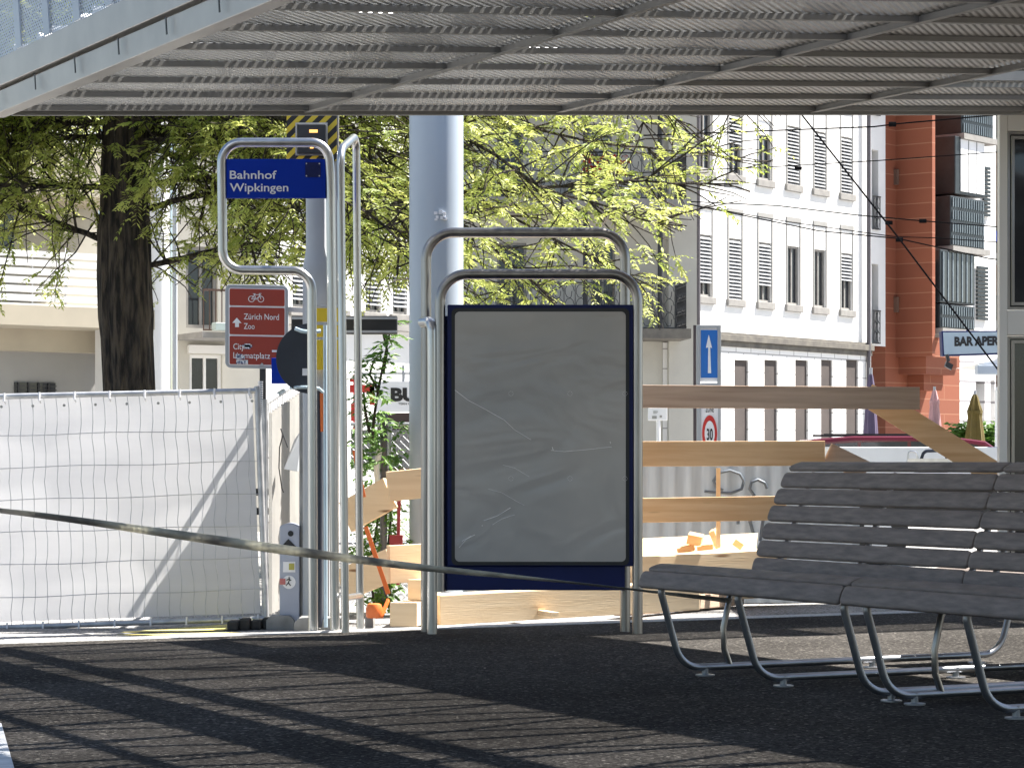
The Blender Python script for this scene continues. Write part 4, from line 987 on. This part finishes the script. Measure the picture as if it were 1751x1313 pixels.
# ------------------------------------------------------------------ chain link fence, plants, odds and ends behind the stop
cl = thing('chain_link_fence', 'chain link fence with grey posts behind the timber boards', 'fence', at(662,1040,17.9))
mb = MB(); YY = 17.95
xa, xb, zt, zb = at(600,0,YY).x, at(720,0,YY).x, at(0,725,YY).z, 0.0
mb.tube([V((xa,YY,zt)), V((xb,YY,zt))], .012, 8); mb.tube([at(667,722,YY), at(667,1050,YY)], .013, 8); mb.build('frame', M['galv'], cl, smooth=True)
mb = MB(); pc = .055; Hh = zt-zb
for k in range(-int(Hh/pc)-1, int((xb-xa)/pc)+1):
    for sgn in (1,-1):
        x0 = xa+k*pc if sgn == 1 else xb-k*pc; 
        pts = []
        t0 = max(0, (xa-x0) if sgn == 1 else (x0-xb)); t1 = min(Hh, (xb-x0) if sgn == 1 else (x0-xa))
        if t1 > t0: mb.tube([V((x0+sgn*t0,YY+.002*sgn,zb+t0)), V((x0+sgn*t1,YY+.002*sgn,zb+t1))], .0018, 4, caps=False)
mb.build('wire_mesh', M['galv'], cl)
mb = MB(); b = at(656,1040,17.6); mb.lathe(b, [(.024,0),(.024,at(0,722,17.6).z-b.z),(.03,at(0,720,17.6).z-b.z),(.028,at(0,712,17.6).z-b.z),(.015,at(0,707,17.6).z-b.z)], 16); tag(mb.build('fence_post', material('dark_grey_post', (.13,.13,.14), (.09,.09,.1), rough=.5), smooth=True), 'dark grey capped fence post behind the timber boards', 'post')
mb = MB(); mb.tube(fillet([at(650,766,17.5), at(643,800,17.5), at(648,840,17.5)], .05), .02, 10); tag(mb.build('pipe_stub', M['cream'], smooth=True), 'cream plastic pipe stub left of the dark capped post', 'pipe')
mb = MB(); mb.tube([at(680,1000,17.3), at(682,850,17.3)], .012, 8); frontbox(mb,666,915,688,932,17.25,.08); tag(mb.build('red_clamp', material('dark_red_metal', (.22,.02,.03), rough=.4)), 'dark red threaded clamp under the upper board', 'clamp')
mb = MB(); frontbox(mb,600,735,800,800,20.5,.03); tag(mb.build('site_hoarding', M['trim']), 'pale site panel standing behind the chain link fence', 'panel')
# orange things
lampo = thing('warning_lamp', 'orange plastic warning lamp lying by the kerb', 'warning lamp', at(640,1057,15.9))
mb = MB(); mb.lathe(at(640,1056,15.95), [(.045,0),(.052,.01),(.052,.06),(.042,.085),(.03,.09)], 16); mb.build('body', M['orange'], lampo, smooth=True)
mb = MB(); mb.beam(at(652,1055,15.95), at(664,1025,16.05), .014, .022); mb.build('bracket', M['orange'], lampo)
for lb,a,b in (('orange strap slanting down between the two upper boards',(606,770),(622,850)),('orange strap slanting from the boards to the warning lamp',(625,900),(664,1015)),('orange strip on the dark navy post',(551,672),(552,738))):
    Yq = 16.5 if a[0] > 600 else 15.88
    mb = MB(); mb.beam(at(*a,Yq), at(*b,Yq), .028, .012, V((0,1,0))); tag(mb.build('orange_strap', M['orange']), lb, 'strap', 'orange straps')
def bush(name, label, cat, boxes, Y, n, seed, mat, stems=(), size=(.012,.05,.1), group=None):
    rg = random.Random(seed); x,y = boxes[0][0], boxes[0][3]
    o = thing(name, label, cat, at(x,y,Y), group); m_ = MB(); sm = MB()
    for (x0,y0,x1,y1,wt) in boxes:
        for k in range(int(n*wt)):
            p = at(rg.uniform(x0,x1), rg.uniform(y0,y1), Y+rg.uniform(-.25,.25)); leaf_spray(m_, p, (rg.uniform(-1,1),rg.uniform(-1,.4),rg.uniform(-.6,.8)), size[2]*rg.uniform(.7,1.3), rg, 5, size[0], size[1])
    for st_ in stems:
        pts = [at(a,b,Y+rg.uniform(-.02,.02)) for a,b in st_]; sm.tube(pts, .008, 6, rads=[.011*(1-.6*k/len(pts)) for k in range(len(pts))])
        for p,q in zip(pts[1:],pts[2:]+[pts[-1]]):
            for _ in range(3): leaf_spray(m_, p+V((rg.uniform(-.02,.02),0,0)), (rg.uniform(-1,1),rg.uniform(-1,.2),rg.uniform(-.3,.8)), rg.uniform(.12,.22), rg, 5, .013, .07)
    m_.build('foliage', mat, o, recalc=False)
    if stems: sm.build('stem', M['twig'], o, smooth=True)
    return o
bush('sapling', 'slender sapling with fresh green leaves left of the mast', 'sapling', [(618,640,650,735,.35),(620,690,660,800,.3)], 17.3, 55, 21, M['vineleaf'],
     [[(636,760),(640,710),(648,660),(656,620),(664,580),(670,552)],[(648,670),(632,640),(640,615)],[(655,640),(662,600),(655,570)],[(632,740),(624,700),(622,670)]])
bush('climbing_plant', 'leafy climbing plant on the chain link fence', 'climbing plant', [(600,720,690,830,.8),(628,840,690,940,1),(600,920,660,1040,.9),(640,980,680,1030,.4)], 17.75, 85, 8, M['vineleaf'], [[(640,1040),(634,960),(648,880),(640,800)],[(668,1030),(662,950),(670,870)]], (.012,.045,.09))
mb = MB(); rg = random.Random(2)
for k in range(26):
    p = at(rg.uniform(418,442), rg.uniform(1058,1072), 16.2)
    for _ in range(4): a = rg.uniform(0,6.3); e = V((math.cos(a),-.3,math.sin(a)))*.011; f = V((-e.z,0,e.x)); o_ = len(mb.v); mb.v += [tuple(p), tuple(p+e+f*.5), tuple(p+e*1.5), tuple(p+e-f*.5)]; mb.f.append((o_,o_+1,o_+2,o_+3)); mb.mi.append(0)
fl = thing('white_flowers', 'small white flowers growing by the black fence foot', 'flowers', at(430,1075,16.2))
mb.build('petal', M['flower'], fl, recalc=False)
mb = MB()
for k in range(30): leaf_spray(mb, at(rg.uniform(412,455), rg.uniform(1066,1076), 16.24), (rg.uniform(-1,1),-.3,1), .05, rg, 3, .006, .03)
mb.build('foliage', M['leafdark'], fl, recalc=False)

# ------------------------------------------------------------------ traffic signs on the right
ts = thing('traffic_sign_post', 'grey framed sign post with blue one way arrow and speed zone plate', 'traffic sign', at(1212,990,21))
TYY = 21.0; s21 = TYY/FPX
mb = MB(); ringframe(mb,1191,556,1233,662,6,TYY,.05); frontbox(mb,1192,662,1199,1000,TYY,.05); frontbox(mb,1228,662,1233,1000,TYY,.05); mb.build('frame', M['greypaint'], ts, bevel=.003)
mb = MB(); frontbox(mb,1197,562,1228,652,TYY+.01,.03); frontbox(mb,1199,655,1228,770,TYY+.01,.03); bp_ = mb.build('panel', M['white'], ts)
mb = MB(); frontbox(mb,1198.5,564.5,1227,646,TYY+.004,.006); mb.build('blue_field', material('traffic_blue', (.02,.16,.55), (.02,.15,.5), rough=.35), bp_)
mb = MB(); mb.prism([at(x,y,TYY+.001) for x,y in ((1212,572),(1217.5,595),(1214.5,594),(1216,638),(1210.5,638),(1211,594),(1207,595))], (0,.003,0)); mb.build('arrow', M['white'], bp_)
def ell(cx_,cy_,rx,ry,n=32): return [at(cx_+rx*math.cos(2*math.pi*k/n), cy_+ry*math.sin(2*math.pi*k/n), TYY+.006) for k in range(n)]
mb = MB(); mb.prism(ell(1213.5,741,12.8,31), (0,.003,0)); mb.build('red_ring', M['brightred'], bp_)
mb = MB(); mb.prism([p+V((0,-.003,0)) for p in ell(1213.5,741,8.6,21.5)], (0,.003,0)); mb.build('white_centre', M['white'], bp_)
text('lettering', '30', at(1208.5,752,TYY+.001), X_, Z_, 20*s21, M['black'], bp_, width=10.5*s21, bold=.02)
text('lettering', 'ZONE', at(1206.5,704.5,TYY+.004), X_, Z_, 10*s21, M['black'], bp_, width=14*s21, bold=.01)
mb = MB(); frontbox(mb,1186,556,1191,1000,TYY+.1,.05); tag(mb.build('post', material('dark_brown_post', (.06,.045,.05), rough=.6)), 'dark slim post just left of the one way sign', 'post')
wsn = thing('white_notice', 'small white notice board on a thin post behind the barrier', 'notice board', at(1124,990,24))
mb = MB(); frontbox(mb,1108,697,1141,719,24,.03); nb = mb.build('board', M['white'], wsn, bevel=.006)
mb = MB(); frontbox(mb,1117,703,1125,704.5,23.995,.004); frontbox(mb,1117,706,1124,707,23.995,.004); frontbox(mb,1115,711,1123,716,23.995,.004); frontbox(mb,1128,710,1132,714,23.995,.004); mb.build('print', material('faded_print', (.35,.35,.33), rough=.8), nb)
mb = MB(); mb.tube([at(1125.5,719,24.02), at(1125.5,980,24.02)], .02, 8); mb.build('post', M['white'], wsn, smooth=True)

# ------------------------------------------------------------------ vehicles
VY = 36.0
car = thing('red_car', 'dark red car parked behind the timber barrier', 'car', at(1450,918,VY))
def cpt(x, z, o=0): return V((at(1350,0,VY).x+x, VY+o, z-.09 if z > .7 else z))
top = [(0,.55),(.03,1.12),(.18,1.30),(.34,1.39),(.9,1.43),(2.2,1.43),(2.75,1.36),(3.2,1.05),(4.1,.92),(4.25,.6),(4.2,.25),(0.05,.25)]
mb = MB(); mb.prism([cpt(x,z) for x,z in top], (0,1.7,0)); body = mb.build('body', M['carred'], car, bevel=.06)
wins = [[(.16,1.08),(.3,1.30),(.95,1.34),(.95,1.08)],[(1.0,1.08),(1.0,1.34),(1.65,1.35),(1.65,1.08)],[(1.7,1.08),(1.7,1.35),(2.2,1.35),(2.62,1.30),(2.95,1.06)]]
for w in wins: mb = MB(); mb.prism([cpt(x,z,-.006) for x,z in w], (0,.008,0)); mb.build('window', M['glass'], car)
for x in (.75,3.4):
    mb = MB(); mb.lathe(cpt(x,.27,-.02), [(.0,0),(.18,0),(.19,.01),(.33,.02),(.33,.2),(0,.2)], 28, V((0,1,0)), caps=False); w = mb.build('wheel', M['rubber'], car, smooth=True)
    mb = MB(); mb.lathe(cpt(x,.27,-.03), [(.0,0),(.17,.0),(.18,.012)], 20, V((0,1,0)), caps=False); mb.build('rim', M['alu'], w, smooth=True)
mb = MB(); mb.beam(cpt(.5,1.45,.2), cpt(2.2,1.45,.2), .03, .03); mb.beam(cpt(.5,1.45,1.5), cpt(2.2,1.45,1.5), .03, .03); mb.build('roof_rail', M['black'], car)
mb = MB(); mb.obb(cpt(4.18,.62,.1), V((.05,0,0)), V((0,.35,0)), V((0,0,.13))); mb.build('headlight', M['glass'], car)
tk = thing('flatbed_truck', 'white flatbed truck with dropside walls behind the bench', 'truck', at(1560,958,26))
TKY = 26.0
mb = MB(); a, b = at(1425,836,TKY), at(1745,764,TKY); mb.box(a.x,b.x,TKY,TKY+.05,a.z,b.z); mb.box(a.x,b.x,TKY+1.75,TKY+1.8,a.z,b.z); mb.box(a.x,a.x+.05,TKY+.05,TKY+1.75,a.z,b.z); mb.box(a.x,b.x,TKY+.05,TKY+1.75,a.z,a.z+.06); mb.build('dropside', M['whitepaint'], tk, bevel=.01)
mb = MB(); mb.box(a.x+.1,b.x-.1,TKY+.3,TKY+1.5,.42,a.z-.005); mb.build('chassis', M['black'], tk)
mb = MB(); mb.prism([V((b.x+.06,TKY+.05,.4)),V((b.x+1.6,TKY+.05,.4)),V((b.x+1.6,TKY+.05,1.0)),V((b.x+1.2,TKY+.05,1.15)),V((b.x+.85,TKY+.05,1.8)),V((b.x+.06,TKY+.05,1.8))], (0,1.7,0)); cb = mb.build('cab', M['whitepaint'], tk, bevel=.05)
mb = MB(); mb.prism([V((b.x+.2,TKY+.043,1.15)),V((b.x+1.1,TKY+.043,1.15)),V((b.x+.8,TKY+.043,1.7)),V((b.x+.2,TKY+.043,1.7))],(0,.006,0)); mb.build('window', M['glass'], cb)
for x in (.45,b.x-a.x+.8):
    mb = MB(); mb.lathe(V((a.x+x,TKY+.03,.26)), [(.0,0),(.16,0),(.17,.01),(.32,.02),(.32,.22),(0,.22)], 28, V((0,1,0)), caps=False); w = mb.build('wheel', M['rubber'], tk, smooth=True)
    mb = MB(); mb.lathe(V((a.x+x,TKY+.02,.26)), [(.0,0),(.15,.0),(.16,.012)], 20, V((0,1,0)), caps=False); mb.build('rim', M['whitepaint'], w, smooth=True)
mb = MB(); frontbox(mb,1552,784,1700,790,24.95,.04); mb.tube(fillet([at(1552,790,25),at(1554,771,25),at(1568,773,25),at(1570,792,25)],.03), .010, 8); mb.tube(fillet([at(1640,792,25),at(1640,767,25),at(1652,767,25),at(1653,792,25)],.03), .010, 8); frontbox(mb,1637,776,1655,791,25.0,.03); mb.build('tie_hoop', M['steel'], tk)
cr = thing('black_crate', 'black carrying frame sticking up from the truck bed', 'crate', at(1597,790,25.2))
mb = MB(); mb.tube(fillet([at(1572,795,25.2),at(1580,771,25.2),at(1614,770,25.2),at(1620,784,25.2),at(1618,795,25.2)],.04), .016, 8); mb.build('handle', M['darkblue'], cr, smooth=True)
mb = MB(); frontbox(mb,1570,787,1622,808,25.1,.3); mb.build('tray', M['darkblue'], cr, bevel=.01)

# ------------------------------------------------------------------ bar: sign, awning, parasols, hedge
SGY = 40.0; s40 = SGY/FPX
sg = thing('bar_sign', 'pale blue illuminated box sign with black lettering on the terracotta building', 'shop sign', at(1685,607,SGY))
tilt = lambda x,y: at(x, y-(x-1610)*.028+1, SGY)
mb = MB(); mb.prism([tilt(1610,565),tilt(1790,569),tilt(1790,607),tilt(1612,608)], (0,.25,0)); fm = mb.build('frame', M['navy'], sg, bevel=.01)
mb = MB(); mb.prism([p+V((0,-.012,0)) for p in (tilt(1612.5,567.5),tilt(1788,571),tilt(1788,604.5),tilt(1614.5,605.5))], (0,.01,0)); mb.build('face', M['skyblue'], fm)
text('lettering', 'BAR APERTO', at(1632,591,SGY-.015), V((1,0,.02)), Z_, 15*s40, M['black'], fm, width=99*s40, bold=.055)
mb = MB(); mb.tube([at(1619,606,39.9), at(1622,618,39.9)], .03, 8); mb.obb(at(1616,626,39.85), V((.10,0,-.06)), V((0,.1,0)), V((.03,0,.08))); mb.build('spot_lamp', M['black'], sg)
mb = MB(); mb.beam(at(1655,565,40.2), at(1655,566,56), .05, .05); mb.build('arm', M['navy'], sg)
aw = thing('white_awning', 'white folded awning below the bar sign', 'awning', at(1700,640,44))
mb = MB(); mb.prism([at(1672,622,44),at(1700,616,44),at(1745,580,44),at(1745,600,44),at(1712,626,44)], (0,2.2,0)); mb.build('cloth', M['blind'], aw)
mb = MB(); frontbox(mb,1672,624,1740,640,43.9,.3); mb.build('valance', M['bluegrey'], aw, bevel=.02)
def parasol(label, px, yt, yb, Y, wpx, mat, base=.0):
    o = thing('parasol', label, 'parasol', at(px,yb,Y), 'closed parasols outside the bar'); s = Y/FPX; b = at(px,yb,Y); H = (yb-yt)*s; w = wpx*s/2
    m_ = MB(); n = 24; prof = [(w*.95,.0),(w,.06*H),(w*.8,.35*H),(w*.62,.6*H),(w*.7,.7*H),(w*.5,.8*H),(w*.3,.93*H),(w*.08,H)]
    for r,z in prof:
        for k in range(n):
            a = 2*math.pi*k/n; f = 1+.16*math.cos(6*a); m_.v.append((b.x+r*f*math.cos(a), b.y+r*f*math.sin(a), b.z+z))
    for i in range(len(prof)-1):
        for k in range(n): m_.f.append((i*n+k, i*n+(k+1)%n, (i+1)*n+(k+1)%n, (i+1)*n+k)); m_.mi.append(0)
    m_.build('canopy_cloth', mat, o, smooth=True)
    m_ = MB(); m_.tube([V((b.x,b.y,-.06)), V((b.x,b.y,b.z+H*1.04))], .025, 8); m_.lathe(V((b.x,b.y,-.06)), [(.3,0),(.3,.06),(.05,.08)], 16); m_.build('pole', M['greypaint'], o, smooth=True)
    m_ = MB(); m_.lathe(V((b.x,b.y,b.z+.66*H)), [(w*.74,0),(w*.76,.05)], 18); m_.build('tie_band', mat, o, smooth=True)
parasol('pink closed parasol in front of the terracotta wall', 1598, 664, 740, 46, 22, M['pink'])
parasol('tall olive brown closed parasol by the hedge', 1667, 672, 775, 42, 34, M['olive'])
parasol('purple grey closed parasol behind the red car', 1489, 634, 765, 40, 24, M['purple'])
hg = bush('hedge', 'bright green leafy hedge in a trough behind the truck', 'hedge', [(1628,726,1720,790,1)], 45, 420, 31, M['vineleaf'], (), (.035,.12,.22))
mb = MB(); frontbox(mb,1628,775,1725,880,45,.5); mb.build('trough', M['concrete'], hg)

# ------------------------------------------------------------------ kiosk at the right edge
KY = 17.2
kk = thing('glazed_kiosk', 'cream metal framed kiosk with dark glazing at the right edge of the platform', 'kiosk', at(1709,1046,KY))
mb = MB(); x0 = at(1709,0,KY).x
def kbox(x0,y0,x1,y1,dy=0,dep=.12): frontbox(mb,x0,y0,x1,y1,KY+dy,dep)
kbox(1709,150,1722.5,1046,0,.08); kbox(1722.5,150,1990,224,.003,.1); kbox(1722.5,531,1990,573,.003,.1); kbox(1722.5,960,1990,1046,.003,.1); kbox(1980,150,1995,1046,0,.4)
mb.build('frame', M['cream'], kk, bevel=.004)
for y0,y1 in ((226,529),(575,958)):
    mb = MB(); ringframe(mb,1723,y0,1979,y1,4,KY+.03,.06); ringframe(mb,1730,y0+7,1972,y1-7,5,KY+.05,.05); w = mb.build('window', M['darksteel'], kk)
    mb = MB(); frontbox(mb,1727,y0+4,1975,y1-4,KY+.08,.012); mb.build('pane', M['glass'], w)
mb = MB(); mb.box(x0+.5,x0+1.6,KY+.4,KY+2.4,-.06,at(0,150,KY).z); mb.build('body', M['cream'], kk)

# ------------------------------------------------------------------ overhead wires
def wire(label, pts, r, ends=()):
    o = MB(); P_ = [at(*p) for p in pts]; path = []
    for a,b in zip(P_,P_[1:]): path += [lerp(a,b,k/6) for k in range(6)]
    path.append(P_[-1]); o.tube(path, r, 6)
    for e in ends: o.tube([at(e[0]-6,e[1],e[2]), at(e[0]+6,e[1],e[2])], r*3.2, 8)
    tag(o.build('overhead_wire', M['wire'], smooth=True), label, 'wire', 'overhead wires')
wire('thick dark span wire slanting steeply down across the terracotta building', [(1340,150,30),(1372,198,30),(1535,405,29),(1720,650,28)], .0105)
wire('wire crossing above the loggia with a long insulator', [(1100,232,40),(1495,217,40),(1535,212,40),(1780,190,40)], .012, [(1526,213,40)])
wire('thin wire crossing the upper windows', [(1000,300,38),(1330,285,38),(1500,275,38),(1780,255,38)], .008, [(1365,288,38)])
wire('contact wire sagging below the upper windows with a clamp', [(1180,345,36),(1330,352,36),(1465,368,36),(1578,378,36),(1790,395,36)], .009, [(1578,378,36),(1520,381,36)])
wire('contact wire running low across the terracotta building', [(1180,350,34),(1400,395,34),(1535,408,34),(1690,442,34),(1790,455,34)], .009, [(1538,410,34)])
wire('faint wire across the lower windows', [(1180,350,35),(1350,380,35),(1530,405,35),(1600,407,35),(1790,420,35)], .007)

# ------------------------------------------------------------------ benches
F0 = V((.787,11.97,0))
def bp3(a, b, h): return F0+A*a+C*b+V((0,0,h))
bench = thing('platform_bench', 'curved grey slatted bench on bent steel legs, nearer the poster stand', 'bench', bp3(0,.2,0), 'benches on the platform')
def slat(mb, prof0, ang, w, t, L0, L1, r=.012):
    # rounded cross-section swept along the bench; centre prof0=(b,h), tilt ang from horizontal
    ca, sa = math.cos(ang), math.sin(ang); pts = []
    for k in range(20):
        th = 2*math.pi*k/20; x = abs(math.cos(th))**.45*math.copysign(1,math.cos(th))*w/2; y = abs(math.sin(th))**.55*math.copysign(1,math.sin(th))*t/2
        y += -.10*t*(2*x/w)**2*(1)
        pts.append((prof0[0]+x*ca-y*sa, prof0[1]+x*sa+y*ca))
    secs = [(L0,.72),(L0+.006,.9),(L0+.02,1.0),(L1-.02,1.0),(L1-.006,.9),(L1,.72)]; vs = []
    for a, k in secs:
        for b,h in pts: vs.append(bp3(a, prof0[0]+(b-prof0[0])*k, prof0[1]+(h-prof0[1])*k))
    n = 20; fs = [(i*n+k, i*n+(k+1)%n, (i+1)*n+(k+1)%n, (i+1)*n+k) for i in range(len(secs)-1) for k in range(n)]+[tuple(range(n)), tuple(range((len(secs)-1)*n,len(secs)*n))]
    mb.add(vs, fs)
ML = 1.60
mb = MB()
slat(mb, (-.185,.450), R(68), .082, .026, -.05, ML-.05)
slat(mb, (-.115,.503), R(16), .086, .026, -.045, ML-.045)
for b,h,an in ((-.02,.505,-4),(.075,.495,-7),(.17,.482,-8),(.265,.468,-8),(.36,.462,10)): slat(mb, (b,h), R(an), .086, .026, -.045, ML-.045)
mb.build('seat', M['bench'], bench, smooth=True)
mb = MB()
bs_ = [(1294,967),(1300,937.5),(1310,907.5),(1321,877.5),(1332,848.5),(1341,820.5)]
for k,(px,py) in enumerate(bs_):
    b = lerp(.432,.60,k/5)+.016*math.sin(k/5*3.14)*-.6; Yq = (F0+C*b).y; h = 1-(py-HY)/FPX*Yq
    slat(mb, (b,h), R(90-lerp(16,26,k/5)), .079, .024, -.045, ML-.045)
slat(mb, (.665,.972), R(20), .085, .026, -.045, ML-.045)
mb.build('backrest', M['bench'], bench, smooth=True)
mb = MB()
for b,h,an in ((1.975,.450,-68),(1.905,.494,-16),(1.81,.495,4),(1.715,.486,7),(1.62,.474,8),(1.525,.462,8)): slat(mb, (b,h), R(an), .086, .026, -.045, ML-.045)
mb.build('rear_seat', M['bench'], bench, smooth=True)
for i,a in enumerate((.05,.70,1.50)):
    mb = MB(); mb.tube(fillet([bp3(a,-.06,.435),bp3(a,-.150,.425),bp3(a,-.03,.04),bp3(a,1.82,.04),bp3(a,1.94,.425),bp3(a,1.85,.435)],.10,8), .0165, 14)
    mb.tube(fillet([bp3(a,-.06,.435),bp3(a,.47,.43),bp3(a,.715,.94)],.12,8), .014, 12); mb.tube([bp3(a,1.85,.44),bp3(a,1.5,.43),bp3(a,1.0,.44),bp3(a,.45,.47)], .014, 12)
    lg = mb.build('leg_frame', M['legsteel'], bench, smooth=True)
    for b in (.10,1.05,1.68):
        mb = MB(); mb.lathe(bp3(a,b,0), [(.045,0),(.045,.006),(.016,.008),(.016,.05)], 16); mb.build('foot', M['legsteel'], lg, smooth=True)
mb = MB(); mb.tube([bp3(.05,.29,.43),bp3(.05,.235,.36),bp3(.05,.20,.22),bp3(.05,.205,.12),bp3(.05,.235,.045)], .015, 10); mb.build('strut', M['darksteel'], bench, smooth=True)
b2 = copy_thing(bench, A*1.61, 'curved grey slatted bench cut off by the right picture edge', 'benches on the platform')
b3 = copy_thing(bench, A*3.22, 'curved grey slatted bench cut off by the right picture edge', 'benches on the platform')
for ch in list(b3.children):
    for g in list(ch.children): bpy.data.objects.remove(g)
    bpy.data.objects.remove(ch)
bpy.data.objects.remove(b3)

# ------------------------------------------------------------------ barrier tape
mb = MB(); tp_ = [(-120,858,12.9,5.5),(0,873,12.8,6),(60,880,12.75,7),(150,892,12.7,8),(260,908,12.6,9.5),(380,925,12.5,11),(480,939,12.45,11),(600,955,12.4,9.5),(720,970,12.3,8),(840,982,12.2,6),(940,992,12.15,3.5),(1040,1003,12.05,2.8),(1110,1011,12.0,3.2),(1180,1019,11.95,5),(1250,1027,11.95,6)]
WID_ = .07
def cr_(pts, n=6):
    out = []
    for i in range(len(pts)-1):
        p0,p1,p2,p3 = pts[max(i-1,0)],pts[i],pts[i+1],pts[min(i+2,len(pts)-1)]
        for k in range(n):
            t = k/n; out.append(tuple(.5*((2*b)+(-a+c)*t+(2*a-5*b+4*c-d)*t*t+(-a+3*b-3*c+d)*t**3) for a,b,c,d in zip(p0,p1,p2,p3)))
    out.append(pts[-1]); return out
pp = cr_(tp_); vs = []
for i,(x,y,Y,h) in enumerate(pp):
    c_ = at(x,y,Y); s = Y/FPX; v = min(h*s*.78, WID_/2*.98); dpt = math.sqrt((WID_/2)**2-v*v)
    vs += [c_+V((0,-dpt,v)), c_+V((0,dpt,-v))]
mb.add(vs, [(2*i,2*i+1,2*i+3,2*i+2) for i in range(len(pp)-1)])
tape = mb.build('barrier_tape', material('worn_grey_tape', (.9,.88,.78), (.30,.295,.285), rough=.4, scale=2.6, stretch=(1,1,1), trans=.4, contrast=(.42,.58)), smooth=True, recalc=False)
sol = tape.modifiers.new('thick', 'SOLIDIFY'); sol.thickness = .0012
tag(tape, 'sagging grey barrier tape tied to the left end of the bench', 'barrier tape')
